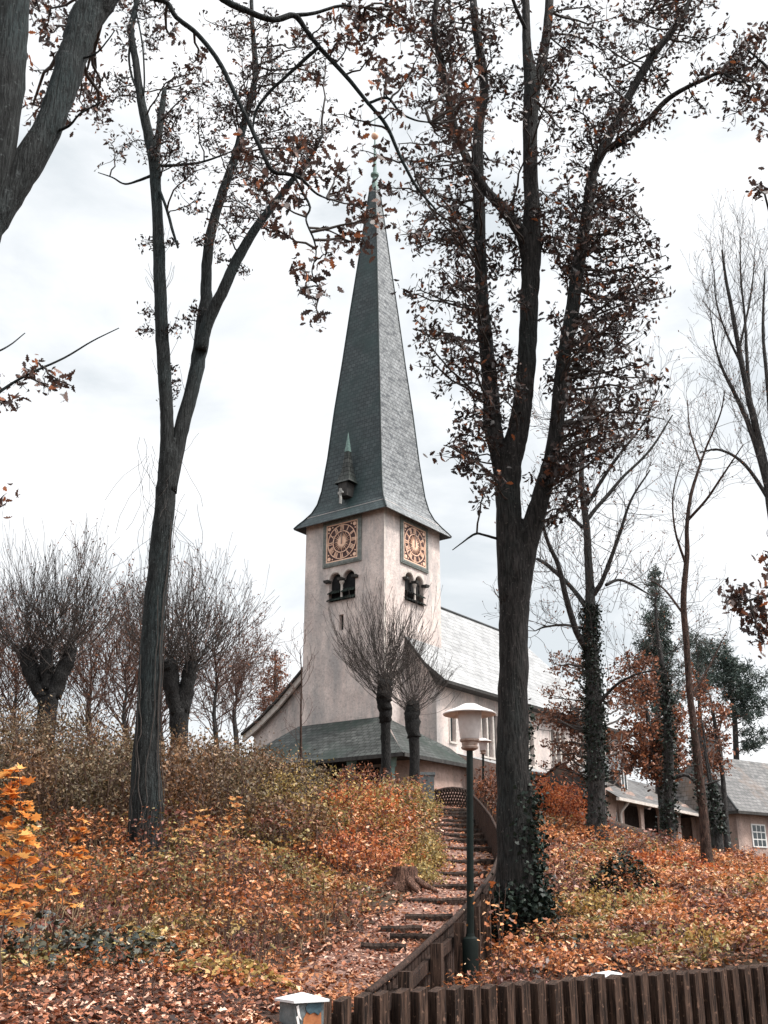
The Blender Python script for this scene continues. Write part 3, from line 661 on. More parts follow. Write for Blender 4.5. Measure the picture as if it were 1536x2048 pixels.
# spire: four faces with bell-cast eaves
PROF = [(23.62, 3.56), (23.85, 3.40), (24.2, 3.12), (24.7, 2.78), (25.3, 2.54), (26.2, 2.36), (28.5, 2.12), (32, 1.84), (35.6, 1.5), (39.3, 1.18), (43.2, .82), (46.5, .53), (49.6, .25)]
def sq(z, h): return [Lc(3 - h, 3 + h, z), Lc(3 - h, 3 - h, z), Lc(3 + h, 3 - h, z), Lc(3 + h, 3 + h, z)]
def spire_faces(ks, mat_, nm):
    b = MB()
    for k in ks:
        up = 0
        for (z0, h0), (z1, h1) in zip(PROF, PROF[1:]):
            A = sq(z0, h0); B = sq(z1, h1); j = (k + 1) % 4; ln = math.hypot(z1 - z0, h0 - h1)
            b.face([A[k], A[j], B[j], B[k]], [(-h0, up), (h0, up), (h1, up + ln), (-h1, up + ln)]); up += ln
    return b.build(nm, mat_, church)
sp_ = spire_faces((0, 3), M['slate'], 'spire_roof')  # west and north faces: darker slate, shade put into its colour with moss
spire_faces((1, 2), M['slate_pale'], 'spire_roof')  # south and east faces: paler slate, sky sheen put into its colour
b = MB(); A = sq(23.58, 3.56); B = sq(23.62, 3.56); D = sq(24.0, 3.0)
for k in range(4):
    j = (k + 1) % 4; b.face([A[k], A[j], B[j], B[k]]); b.face([A[k], A[j], D[j], D[k]])
b.build('eave_soffit', M['timber'], church)
b = TB()
for k in range(4): b.tube([sq(z, h)[k] + np.array([0, 0, .03]) for z, h in PROF], [.05] * len(PROF), 6)
b.build('hip_ridge', M['slate'], church)
fin = MB(); fin.lathe(Lc(3, 3, 0), [(.30, 49.4), (.2, 50.2), (.16, 50.6), (.3, 50.75), (.3, 50.9), (.14, 51.05), (.05, 53.9)], 12); fo = fin.build('finial', M['copper'], church, True)
b = MB(); b.lathe(Lc(3, 3, 54.25), [(.27 * math.sin(q), -.27 * math.cos(q)) for q in np.linspace(.08, math.pi - .08, 11)], 16); b.build('ball', M['gold'], fo, True)
b = MB(); b.lathe(Lc(3, 3, 0), [(.03, 54.4), (.025, 56.4)], 8); c = Lc(3, 3, 55.7); b.box(c + E2 * -.4 - E1 * .02, E2 * .8, E1 * .04, (0, 0, .08)); b.prism([c + E2 * .3, c + E2 * .75 + np.array([0, 0, .3]), c + E2 * .75 + np.array([0, 0, -.2])], E1 * .03); b.build('weather_vane', M['copper'], fo)
# little oriel with pinnacle on the west slope
oc = Lc(.35, 3.05, 0)
b = MB(); hw = .34
b.box(oc - E1 * .5 - E2 * hw + np.array([0, 0, 25.2]), E1 * 1.6, E2 * 2 * hw, (0, 0, 1.0)); orl = b.build('oriel', M['timber'], church)
b = MB(); qd = lambda z, h: [oc + E1 * a * h + E2 * c_ * h + np.array([0, 0, z]) for a, c_ in ((-1, -1), (1, -1), (1, 1), (-1, 1))]
pr = [(26.1, .60), (26.3, .48), (26.9, .29), (28.0, .16), (28.3, .16)]
for (z0, h0), (z1, h1) in zip(pr, pr[1:]):
    A, B = qd(z0, h0), qd(z1, h1)
    for k in range(4): b.roof([A[k], A[(k + 1) % 4], B[(k + 1) % 4], B[k]])
b.face(qd(26.1, .60)[::-1]); b.build('oriel_roof', M['slate_moss'], orl)
b = MB(); A = qd(28.25, .16); ap = oc + np.array([0, 0, 29.7])
for k in range(4): b.face([A[k], A[(k + 1) % 4], ap])
b.build('pinnacle', M['copper'], orl)
b = MB(); fc = oc - E1 * .62
for pts in ([(-.09, 24.75), (.09, 24.75), (.12, 25.1), (.07, 25.45), (.1, 25.55), (.3, 25.62), (.3, 25.78), (.1, 25.75), (.09, 26.0), (-.09, 26.0), (-.1, 25.75), (-.28, 25.7), (-.28, 25.55), (-.1, 25.52), (-.07, 25.3)],):
    b.prism([fc - E2 * x * .62 + np.array([0, 0, 25.15 + (z - .25 - 25.15) * .8]) for x, z in pts], -E1 * .14)
b.build('oriel_ornament', M['ornament'], orl)

# nave
TG, TE = 2.35, 21.0
NS = [(3, 20.4), (1.5, 18.4), (0, 16.4), (-1.4, 14.65), (-2.7, 13.55)]        # south slope (r, z)
NN = [(3, 20.4), (4.6, 18.4), (6, 16.9), (7.6, 15.3), (9.6, 13.6), (11.2, 12.5), (12.5, 11.75)]
b = MB()
def strip(b, prof, t0, t1, up0=0):
    up = 0; P = prof[::-1]
    for (r0, z0), (r1, z1) in zip(P, P[1:]):
        ln = math.hypot(r1 - r0, z1 - z0)
        b.face([Lc(t0, r0, z0), Lc(t1, r0, z0), Lc(t1, r1, z1), Lc(t0, r1, z1)], [(t0, up), (t1, up), (t1, up + ln), (t0, up + ln)]); up += ln
strip(b, NS, TG - .25, TE); strip(b, NN, TG - .25, TE)
# hipped east end
for prof, wd in ((NS, 5.7), (NN, 9.5)):
    up = 0; P = prof[::-1]; fr = [abs(3 - r) / wd for r, z in P]
    for (r0, z0), (r1, z1), f0, f1 in zip(P, P[1:], fr, fr[1:]):
        ln = math.hypot(r1 - r0, z1 - z0)
        b.face([Lc(TE, r0, z0), Lc(TE + 7 * f0, r0, z0), Lc(TE + 7 * f1, r1, z1), Lc(TE, r1, z1)], [(TE, up), (TE + 7 * f0, up), (TE + 7 * f1, up + ln), (TE, up + ln)]); up += ln
b.face([Lc(TE + 7 * (3 - r) / 5.7, r, z) for r, z in NS[::-1]] + [Lc(TE + 7 * (r - 3) / 9.5, r, z) for r, z in NN[1:]])
nr_o = b.build('nave_roof', M['slate_nave'], church)
b = TB(); b.tube([Lc(TG, 3, 20.42), Lc(10, 3, 20.44), Lc(TE, 3, 20.42)], .1, 8); b.build('ridge_cap', M['slate_pale'], nr_o)
b = MB(); 
for (r0, z0), (r1, z1) in zip(NS, NS[1:]): b.hexa([Lc(TG - .3, r0, z0 - .22), Lc(TG - .3, r1, z1 - .22), Lc(TG - .24, r1, z1 - .22), Lc(TG - .24, r0, z0 - .22)], [Lc(TG - .3, r0, z0 + .03), Lc(TG - .3, r1, z1 + .03), Lc(TG - .24, r1, z1 + .03), Lc(TG - .24, r0, z0 + .03)])
b.build('verge_board', M['timber'], church)
b = MB()
for (r0, z0), (r1, z1) in zip(NN, NN[1:]): b.hexa([Lc(TG - .42, r0, z0 - .48), Lc(TG - .42, r1, z1 - .48), Lc(TG - .26, r1, z1 - .48), Lc(TG - .26, r0, z0 - .48)], [Lc(TG - .42, r0, z0 - .06), Lc(TG - .42, r1, z1 - .06), Lc(TG - .26, r1, z1 - .06), Lc(TG - .26, r0, z0 - .06)])
b.build('bargeboard', M['trim'], church)
b = MB()
for (r0, z0), (r1, z1) in zip(NN, NN[1:]): b.hexa([Lc(TG - .6, r0, z0 - .06), Lc(TG - .6, r1, z1 - .06), Lc(TG - .25, r1, z1 - .06), Lc(TG - .25, r0, z0 - .06)], [Lc(TG - .6, r0, z0 + .08), Lc(TG - .6, r1, z1 + .08), Lc(TG - .25, r1, z1 + .08), Lc(TG - .25, r0, z0 + .08)])
b.build('verge_tiles', M['timber'], church)
# soffit under the south eave
b = MB(); b.hexa([Lc(TG, -2.7, 13.38), Lc(TE + 7, -2.7, 13.38), Lc(TE + 7, -1.9, 13.38), Lc(TG, -1.9, 13.38)], [Lc(TG, -2.7, 13.52), Lc(TE + 7, -2.7, 13.52), Lc(TE + 7, -1.9, 13.62), Lc(TG, -1.9, 13.62)]); b.build('eave_board', M['timber'], church)
# nave walls: south, west gable
nwin = []
def wrect(x, z, w_, h_): return [(x - w_ / 2, z), (x + w_ / 2, z), (x + w_ / 2, z + h_), (x - w_ / 2, z + h_)]
RS = -1.95
fmS = lambda x, z, d=0: Lc(x, RS - d, z)
holes = [wrect(4.0, 10.35, .55, 1.75)] + [wrect(t_ + q, 9.9, .5, 2.6) for t_ in (8.2, 12.6, 17.0, 21.4) for q in (-.72, 0, .72)]
b = MB(); wallpanel(b, fmS, [(TG, G0 - 1), (27.5, G0 - 1), (27.5, 13.45), (TG, 13.45)], holes, .28)
fmG = lambda x, z, d=0: Lc(TG - d, x, z)
b.face([fmG(RS, G0 - 1), fmG(RS, 13.3), fmG(-1.4, 14.3), fmG(0, 16.1), fmG(3, 20.1), fmG(6, 16.55), fmG(7.6, 14.95), fmG(9.6, 13.25), fmG(11.2, 12.2), fmG(11.9, 11.8), fmG(11.9, G0 - 1)])
b.face([Lc(TG, 11.9, G0 - 1), Lc(27.5, 11.9, G0 - 1), Lc(27.5, 11.9, 11.7), Lc(TG, 11.9, 11.7)]); b.face([Lc(27.5, RS, G0 - 1), Lc(27.5, 11.9, G0 - 1), Lc(27.5, 11.9, 11.7), Lc(27.5, RS, 13.4)])
b.build('nave_wall', M['wall'], church)
for h in holes:
    b = MB(); b.face([fmS(x, z, -.2) for x, z in h]); wo = b.build('nave_window', M['glass'], church)
    x0, x1, z0, z1 = h[0][0], h[1][0], h[0][1], h[2][1]; b = MB()
    for xa, xb in ((x0 - .12, x0 - .02), (x1 + .02, x1 + .12)):
        b.hexa([fmS(xa, z0, -.02), fmS(xb, z0, -.02), fmS(xb, z0, .05), fmS(xa, z0, .05)], [fmS(xa, z1, -.02), fmS(xb, z1, -.02), fmS(xb, z1, .05), fmS(xa, z1, .05)])
    b.hexa([fmS(x0 - .12, z0 - .12, -.02), fmS(x1 + .12, z0 - .12, -.02), fmS(x1 + .12, z0 - .12, .09), fmS(x0 - .12, z0 - .12, .09)], [fmS(x0 - .12, z0 - .003, -.02), fmS(x1 + .12, z0 - .003, -.02), fmS(x1 + .12, z0 - .003, .09), fmS(x0 - .12, z0 - .003, .09)])
    b.build('frame', M['trim'], wo)
# south aisle
AS = -4.9; A0, A1 = 3.7, 27.0; AEZ = 8.75
b = MB(); b.roof([Lc(A0, AS - .45, AEZ), Lc(A1, AS - .45, AEZ), Lc(A1, RS, 10.0 - .25), Lc(A0, RS, 10.0 - .25)]); b.build('aisle_roof', M['slate_nave'], church)
fmA = lambda x, z, d=0: Lc(x, AS - d, z)
ah = [wrect(4.6, 7.15, .55, 1.1), wrect(7.0, 7.15, .55, 1.1), wrect(10, 7.15, .6, 1.1), wrect(13, 7.15, .6, 1.1), wrect(16, 7.15, .6, 1.1)]
b = MB(); wallpanel(b, fmA, [(A0, G0 - 1.5), (A1, G0 - 1.5), (A1, AEZ + .1), (A0, AEZ + .1)], ah, .25)
b.face([Lc(A0, AS, G0 - 1.5), Lc(A0, RS, G0 - 1.5), Lc(A0, RS, 9.7), Lc(A0, AS, AEZ + .12)]); b.face([Lc(A1, AS, G0 - 1.5), Lc(A1, RS, G0 - 1.5), Lc(A1, RS, 9.7), Lc(A1, AS, AEZ + .12)]); b.build('aisle_wall', M['gwall'], church)
for h in ah:
    b = MB(); b.face([fmA(x, z, -.2) for x, z in h]); wo = b.build('aisle_window', M['glass'], church)
    x0, x1, z0, z1 = h[0][0], h[1][0], h[0][1], h[2][1]; b = MB(); xm = (x0 + x1) / 2
    b.hexa([fmA(xm - .03, z0, -.17), fmA(xm + .03, z0, -.17), fmA(xm + .03, z0, -.12), fmA(xm - .03, z0, -.12)], [fmA(xm - .03, z1, -.17), fmA(xm + .03, z1, -.17), fmA(xm + .03, z1, -.12), fmA(xm - .03, z1, -.12)]); b.build('mullion', M['white'], wo)
b = MB(); b.hexa([Lc(A0 - .1, AS - .5, AEZ - .14), Lc(A1, AS - .5, AEZ - .14), Lc(A1, AS - .38, AEZ - .14), Lc(A0 - .1, AS - .38, AEZ - .14)], [Lc(A0 - .1, AS - .5, AEZ + .0), Lc(A1, AS - .5, AEZ + .0), Lc(A1, AS - .38, AEZ + .0), Lc(A0 - .1, AS - .38, AEZ + .0)]); b.build('gutter', M['timber'], church)
# porch: hipped pent roof round the foot of the tower
PT, PRs, PRn, PZ, JZ = -3.0, -3.35, 9.3, 8.92, 11.45
b = MB()
def prf(pts): b.roof(pts)
prf([Lc(PT, PRn, PZ), Lc(PT, PRs, PZ), Lc(-.35, -.25, JZ - .3), Lc(0, -.0, JZ), Lc(0, 6.2, JZ), ])
prf([Lc(PT, PRs, PZ), Lc(3.7, PRs, PZ), Lc(3.7, -1.95, 9.95), Lc(2.35, -1.95, 9.95 + .2), Lc(0, -.0, JZ)])
prf([Lc(TG, PRn + .4, PZ), Lc(PT, PRn, PZ), Lc(0, 6.2, JZ), Lc(TG, 6.2, JZ)])
pr_o = b.build('porch_roof', M['slate_moss'], church)
b = MB(); b.hexa([Lc(PT - .05, PRn, PZ - .2), Lc(PT - .05, PRs - .05, PZ - .2), Lc(PT + .12, PRs + .1, PZ - .2), Lc(PT + .12, PRn, PZ - .2)], [Lc(PT - .05, PRn, PZ - .01), Lc(PT - .05, PRs - .05, PZ - .01), Lc(PT + .12, PRs + .1, PZ - .01), Lc(PT + .12, PRn, PZ - .01)])
b.hexa([Lc(PT + .12, PRs - .05, PZ - .2), Lc(3.7, PRs - .05, PZ - .2), Lc(3.7, PRs + .1, PZ - .2), Lc(PT + .12, PRs + .1, PZ - .2)], [Lc(PT + .12, PRs - .05, PZ - .01), Lc(3.7, PRs - .05, PZ - .01), Lc(3.7, PRs + .1, PZ - .01), Lc(PT + .12, PRs + .1, PZ - .01)])
b.build('fascia', M['timber'], church)
b = MB(); b.hexa([Lc(PT + .1, PRs + .1, PZ - .06), Lc(3.6, PRs + .1, PZ - .06), Lc(3.6, 9, PZ - .06), Lc(PT + .1, 9, PZ - .06)], [Lc(PT + .1, PRs + .1, PZ - .03), Lc(3.6, PRs + .1, PZ - .03), Lc(3.6, 9, PZ - .03), Lc(PT + .1, 9, PZ - .03)]); b.build('porch_ceiling', M['timber'], church)
# rounded wall on the south side of the porch
b = MB(); pts = [(-.8, -1.2), (-.6, -2.1), (0, -2.6), (.9, -2.85), (3.7, -2.9)]
for (t0, r0), (t1, r1) in zip(pts, pts[1:]): b.face([Lc(t0, r0, G0 - 1.5), Lc(t1, r1, G0 - 1.5), Lc(t1, r1, PZ - .07), Lc(t0, r0, PZ - .07)])
b.face([Lc(-.8, -1.2, G0 - 1.5), Lc(-.05, -.05, G0 - 1.5), Lc(-.05, -.05, PZ - .07), Lc(-.8, -1.2, PZ - .07)])
b.build('porch_wall', M['gwall'], church, True)
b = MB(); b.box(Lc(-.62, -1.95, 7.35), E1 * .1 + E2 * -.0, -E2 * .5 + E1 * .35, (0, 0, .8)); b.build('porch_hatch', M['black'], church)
for rr_ in (-2.3, .3, 2.9, 5.5, 8.1):
    cc_ = Lc(PT + .5, rr_, 0); b = MB(); b.lathe(cc_, [(.26, G0), (.26, 6.9), (.2, 6.95), (.17, 8.25), (.25, 8.35), (.25, 8.5), (.3, 8.86)], 12); b.build('porch_column', M['copper'], church, True)
b = MB(); b.face([Lc(-.02, .3, G0 - .5), Lc(-.02, 5.6, G0 - .5), Lc(-.02, 5.6, 8.7), Lc(-.02, .3, 8.7)]); b.build('porch_shade_panel', M['black'], church)  # black sheet over the porch back wall, shade put into its colour

# ------------------------------------------------------------------ arcade and gatehouse on the right
AD = np.array([math.sin(math.radians(33)), math.cos(math.radians(33)), 0]); AN = np.array([-AD[1], AD[0], 0])   # AN: away from the camera side
ao = at(1160, 1640, 50); ao[2] = 0
def La(t, r, z): return ao + AD * t + AN * r + np.array([0, 0, z])
def t_of(u, v):
    d = ray(u, v); o_ = np.array([0, 0, EYE]); k = ((La(0, 0, 0) - o_) @ AN) / (d @ AN); P_ = o_ + d * k; return (P_ - ao) @ AD, P_[2]
arc = thing('arcade', 'low arcaded gallery with round arches and a sloping slate roof right of the church', 'building', (ao[0], ao[1], 4))
ez = t_of(1300, 1611)[1]
tA0, tA1 = t_of(1212, 1590)[0], t_of(1425, 1640)[0]
fa = lambda x, z, d=0: La(x, -d, z)
holes = []; acs = []
for uc in (1222, 1266, 1304, 1340, 1374, 1403):
    tc_, _ = t_of(uc, 1640); acs.append(tc_)
step_ = np.mean(np.diff(acs)); 
asz = t_of(1304, 1638)[1]
for tc_ in acs:
    R_ = step_ * .41
    holes.append([(tc_ - R_, 4.2), (tc_ + R_, 4.2), (tc_ + R_, asz)] + arcpts(tc_, asz, R_, 0, 180, 12)[1:-1] + [(tc_ - R_, asz)])
b = MB(); wallpanel(b, fa, [(tA0, 3), (tA1, 3), (tA1, ez), (tA0, ez)], holes, .12); b.build('arcade_wall', M['gwall'], arc)
b = MB(); b.face([La(tA0, 2.2, 3), La(tA1, 2.2, 3), La(tA1, 2.2, ez + .3), La(tA0, 2.2, ez + .3)]); b.build('back_wall', M['brick'], arc)
b = MB(); b.roof([La(tA0, -.6, ez - .05), La(tA1, -.6, ez - .05), La(tA1, 2.3, ez + 1.75), La(tA0, 2.3, ez + 1.75)]); b.roof([La(tA0, 5.2, ez - .05), La(tA1, 5.2, ez - .05), La(tA1, 2.3, ez + 1.75), La(tA0, 2.3, ez + 1.75)]); b.face([La(tA0 + .05, -.2, ez), La(tA0 + .05, 4.9, ez), La(tA0 + .05, 2.3, ez + 1.6)]); ar_o = b.build('arcade_roof', M['slate_grey'], arc)
b = MB(); b.hexa([La(tA0, -.66, ez - .2), La(tA1, -.66, ez - .2), La(tA1, -.5, ez - .2), La(tA0, -.5, ez - .2)], [La(tA0, -.66, ez - .06), La(tA1, -.66, ez - .06), La(tA1, -.5, ez - .06), La(tA0, -.5, ez - .06)]); b.build('gutter', M['trim'], arc)
for uc in (1217, 1262):
    tt, zz = t_of(uc, 1645); b = MB(); b.box(La(tt - .42, .55, zz - .55), AD * .84, AN * .06, (0, 0, 1.05)); fo_ = b.build('arcade_window', M['white'], arc)
    b = MB(); b.face([La(tt - .3, .54, zz - .4), La(tt - .02, .54, zz - .4), La(tt - .02, .54, zz + .4), La(tt - .3, .54, zz + .4)]); b.build('pane', M['glass'], fo_)
tt, zz = t_of(1270, 1578); r_d = .6; zd = ez + .75
b = MB(); b.box(La(tt - .55, r_d, zd - .2), AD * 1.1, AN * 1.3, (0, 0, 1.0)); dm = b.build('dormer', M['timber'], ar_o)
b = MB(); b.face([La(tt - .4, r_d - .02, zd), La(tt + .4, r_d - .02, zd), La(tt + .4, r_d - .02, zd + .75), La(tt - .4, r_d - .02, zd + .75)]); b.build('dormer_window', M['glass'], ar_o)
b = MB()
for x in (-.42, -.03, .36): b.box(La(tt + x, r_d - .06, zd - .02), AD * .07, AN * .03, (0, 0, .8))
b.build('dormer_frame', M['white'], ar_o)
b = MB(); b.roof([La(tt - .75, r_d - .2, zd + .82), La(tt, r_d - .2, zd + 1.75), La(tt, r_d + 2, zd + 1.75), La(tt - .75, r_d + 1.6, zd + .82)]); b.roof([La(tt + .75, r_d - .2, zd + .82), La(tt, r_d - .2, zd + 1.75), La(tt, r_d + 2, zd + 1.75), La(tt + .75, r_d + 1.6, zd + .82)]); b.face([La(tt - .7, r_d - .1, zd + .82), La(tt + .7, r_d - .1, zd + .82), La(tt, r_d - .1, zd + 1.7)]); b.build('dormer_roof', M['slate_pale'], ar_o)
tt, _ = t_of(1239, 1640); b = TB(); b.tube([La(tt, -.6, ez - .1), La(tt, -.12, ez - .6), La(tt, -.08, ez - .8), La(tt, -.08, 3.5)], .07, 8, True); b.build('drainpipe', M['trim'], arc)
# gatehouse
hd = np.array([.8, .6, 0]); hw_ = np.array([-.6, .8, 0]); HK = 1.3; ho = at(1476, 1628, 61); hez = at(1472, 1621, 61)[2]; ho[2] = 0; hd = hd * HK; hw_ = hw_ * HK
def Lh(t, r, z): return ho + hd * t + hw_ * r + np.array([0, 0, z])
gh = thing('gatehouse', 'plastered house with a steep hipped slate roof and big chimney at the right edge', 'house', tuple(Lh(0, 0, 3.5)))
b = MB(); wl, wd_ = 9.0, 4.7; hz_ = hez + .05
b.hexa([Lh(.4, .4, 2.5), Lh(wl, .4, 2.5), Lh(wl, wd_, 2.5), Lh(.4, wd_, 2.5)], [Lh(.4, .4, hz_), Lh(wl, .4, hz_), Lh(wl, wd_, hz_), Lh(.4, wd_, hz_)]); b.build('wall', M['gwall'], gh)
rz = hez + 2.65 * HK; b = MB()
b.roof([Lh(0, 0, hez), Lh(wl + .4, 0, hez), Lh(wl - 2.4, 2.5, rz), Lh(.9, 2.5, rz)]); b.roof([Lh(0, 5.1, hez), Lh(0, 0, hez), Lh(.9, 2.5, rz)]); b.roof([Lh(wl + .4, 0, hez), Lh(wl + .4, 5.1, hez), Lh(wl - 2.4, 2.5, rz)]); b.roof([Lh(wl + .4, 5.1, hez), Lh(0, 5.1, hez), Lh(.9, 2.5, rz), Lh(wl - 2.4, 2.5, rz)])
hr = b.build('roof', M['slate_grey'], gh)
b = TB(); b.tube([Lh(0, 0, hez + .03), Lh(.9, 2.5, rz + .04)], .07, 6); b.build('hip_ridge', M['slate_pale'], hr)
b = MB(); b.hexa([Lh(-.04, -.06, hez - .16), Lh(wl + .4, -.06, hez - .16), Lh(wl + .4, .1, hez - .16), Lh(-.04, .1, hez - .16)], [Lh(-.04, -.06, hez - .02), Lh(wl + .4, -.06, hez - .02), Lh(wl + .4, .1, hez - .02), Lh(-.04, .1, hez - .02)])
b.hexa([Lh(-.04, .1, hez - .16), Lh(.1, .1, hez - .16), Lh(.1, 5.1, hez - .16), Lh(-.04, 5.1, hez - .16)], [Lh(-.04, .1, hez - .02), Lh(.1, .1, hez - .02), Lh(.1, 5.1, hez - .02), Lh(-.04, 5.1, hez - .02)]); b.build('gutter', M['timber'], gh)
zt_ = at(1465, 1460, 63.5)[2]; b = MB(); b.box(Lh(1.25, 2.1, rz - .9), hd * 1.05, hw_ * .9, (0, 0, zt_ - rz + .4)); b.box(Lh(1.18, 2.03, zt_ - .5), hd * 1.19, hw_ * 1.04, (0, 0, .13)); b.box(Lh(1.35, 2.2, zt_ - .37), hd * .85, hw_ * .7, (0, 0, .37)); b.build('chimney', M['brick'], hr)
for tt in (1.35, 4.6):
    zb = hez - 1.85
    b = MB(); b.box(Lh(tt, .36, zb), hd * 1.0, hw_ * .06, (0, 0, 1.25)); wn = b.build('window', M['white'], gh)
    for px_ in (0, 1, 2):
        for pz_ in (0, 1, 2):
            b = MB(); b.face([Lh(tt + .07 + .3 * px_ + x, .355, zb + .07 + .39 * pz_ + z) for x, z in ((0, 0), (.25, 0), (.25, .33), (0, .33))]); b.build('pane', M['glass'], wn)
rf = thing('garden_railing', 'dark low railing in front of the white windowed house', 'railing', tuple(Lh(-.5, -2.0, 3)))
b = TB(); z0 = zg1(*Lh(1, -2, 0)[:2])
for k in range(9): b.tube([Lh(-.6 + .9 * k, -2, z0 - .3), Lh(-.6 + .9 * k, -2, z0 + 1.25)], .04, 6, True)
for h in (.35, 1.1): b.tube([Lh(-.7, -2, z0 + h), Lh(6.8, -2, z0 + h)], .025, 6, True)
b.build('frame', M['timber'], rf)
b = TB()
for k in range(70): b.tube([Lh(-.6 + .1 * k, -2, z0 + .35), Lh(-.6 + .1 * k, -2, z0 + 1.1)], .012, 4, True)
b.build('bars', M['timber'], rf)

# ------------------------------------------------------------------ street lamps
def lamp(p, H, sc, label, group='park lamps'):
    t = thing('street_lamp', label, 'lamp', tuple(p), group)
    p = np.array(p); lean = np.array([.012, 0, 0])
    def lt(prof, n=28): 
        b = MB(); n0 = len(b.v); b.lathe((0, 0, 0), prof, n); b.v = [(x + p[0] + lean[0] * z * 2, y + p[1], z + p[2]) for x, y, z in b.v]; return b
    zb = H - .78 * sc
    lt([(.082, -.6), (.082, .42), (.076, .45), (.045, .47), (.04, .5)]).build('base_casing', M['greenmetal'], t, True)
    lt([(.038, .48), (.034, zb - .01)]).build('post', M['greenmetal'], t, True)
    z = zb
    lt([(.06 * sc, z - .02), (.14 * sc, z), (.15 * sc, z + .03 * sc), (.13 * sc, z + .05 * sc), (.14 * sc, z + .11 * sc), (.17 * sc, z + .13 * sc), (.17 * sc, z + .16 * sc), (.14 * sc, z + .17 * sc)]).build('collar', M['rust'], t, True)
    lt([(.15 * sc, z + .165 * sc), (.165 * sc, z + .2 * sc), (.215 * sc, z + .62 * sc), (.21 * sc, z + .66 * sc)]).build('lamp_glass', M['lampglass'], t, True)
    lt([(.20 * sc, z + .64 * sc), (.3 * sc, z + .64 * sc), (.46 * sc, z + .585 * sc), (.465 * sc, z + .60 * sc), (.40 * sc, z + .64 * sc), (.25 * sc, z + .70 * sc), (.12 * sc, z + .765 * sc), (.0001, z + .78 * sc)], 32).build('lamp_hat', M['lamphat'], t, True)
    return t
b0 = at(941, 1975, 11.6); tp = at(953, 1407, 11.6)
lamp(b0, tp[2] - b0[2], .62, 'white hatted lamp on a dark green post in front of the thick oak')
b0 = gp(967, 34); tp = at(967, 1476, 34); lamp(b0, tp[2] - b0[2], .62, 'thin distant lamp seen just right of the near lamp post')

# ------------------------------------------------------------------ trees
def crom(P, n=4):
    P = np.asarray(P, float); Q = np.vstack([2 * P[0] - P[1], P, 2 * P[-1] - P[-2]]); out = []
    for i in range(1, len(Q) - 2):
        p0, p1, p2, p3 = Q[i - 1], Q[i], Q[i + 1], Q[i + 2]
        for t in np.arange(n) / n:
            out.append(.5 * (2 * p1 + (p2 - p0) * t + (2 * p0 - 5 * p1 + 4 * p2 - p3) * t * t + (3 * p1 - p0 - 3 * p2 + p3) * t ** 3))
    out.append(Q[-2]); return np.array(out)
def limb(pts, Y, Y1=None):
    """centre line and radius of a limb from (column, row, width in pixels) at depth Y..Y1"""
    Y1 = Y if Y1 is None else Y1; n = len(pts)
    P = []; R = []
    for k, (u, v, w_) in enumerate(pts):
        y = Y + (Y1 - Y) * k / max(1, n - 1); p = at(u, v, y); P.append(p); R.append(w_ / 2 * depth(p) / F)
    c = crom(np.column_stack([P, R]), 5)
    return c[:, :3], np.maximum(c[:, 3], .003)
def unit(v): return v / (np.linalg.norm(v) + 1e-9)
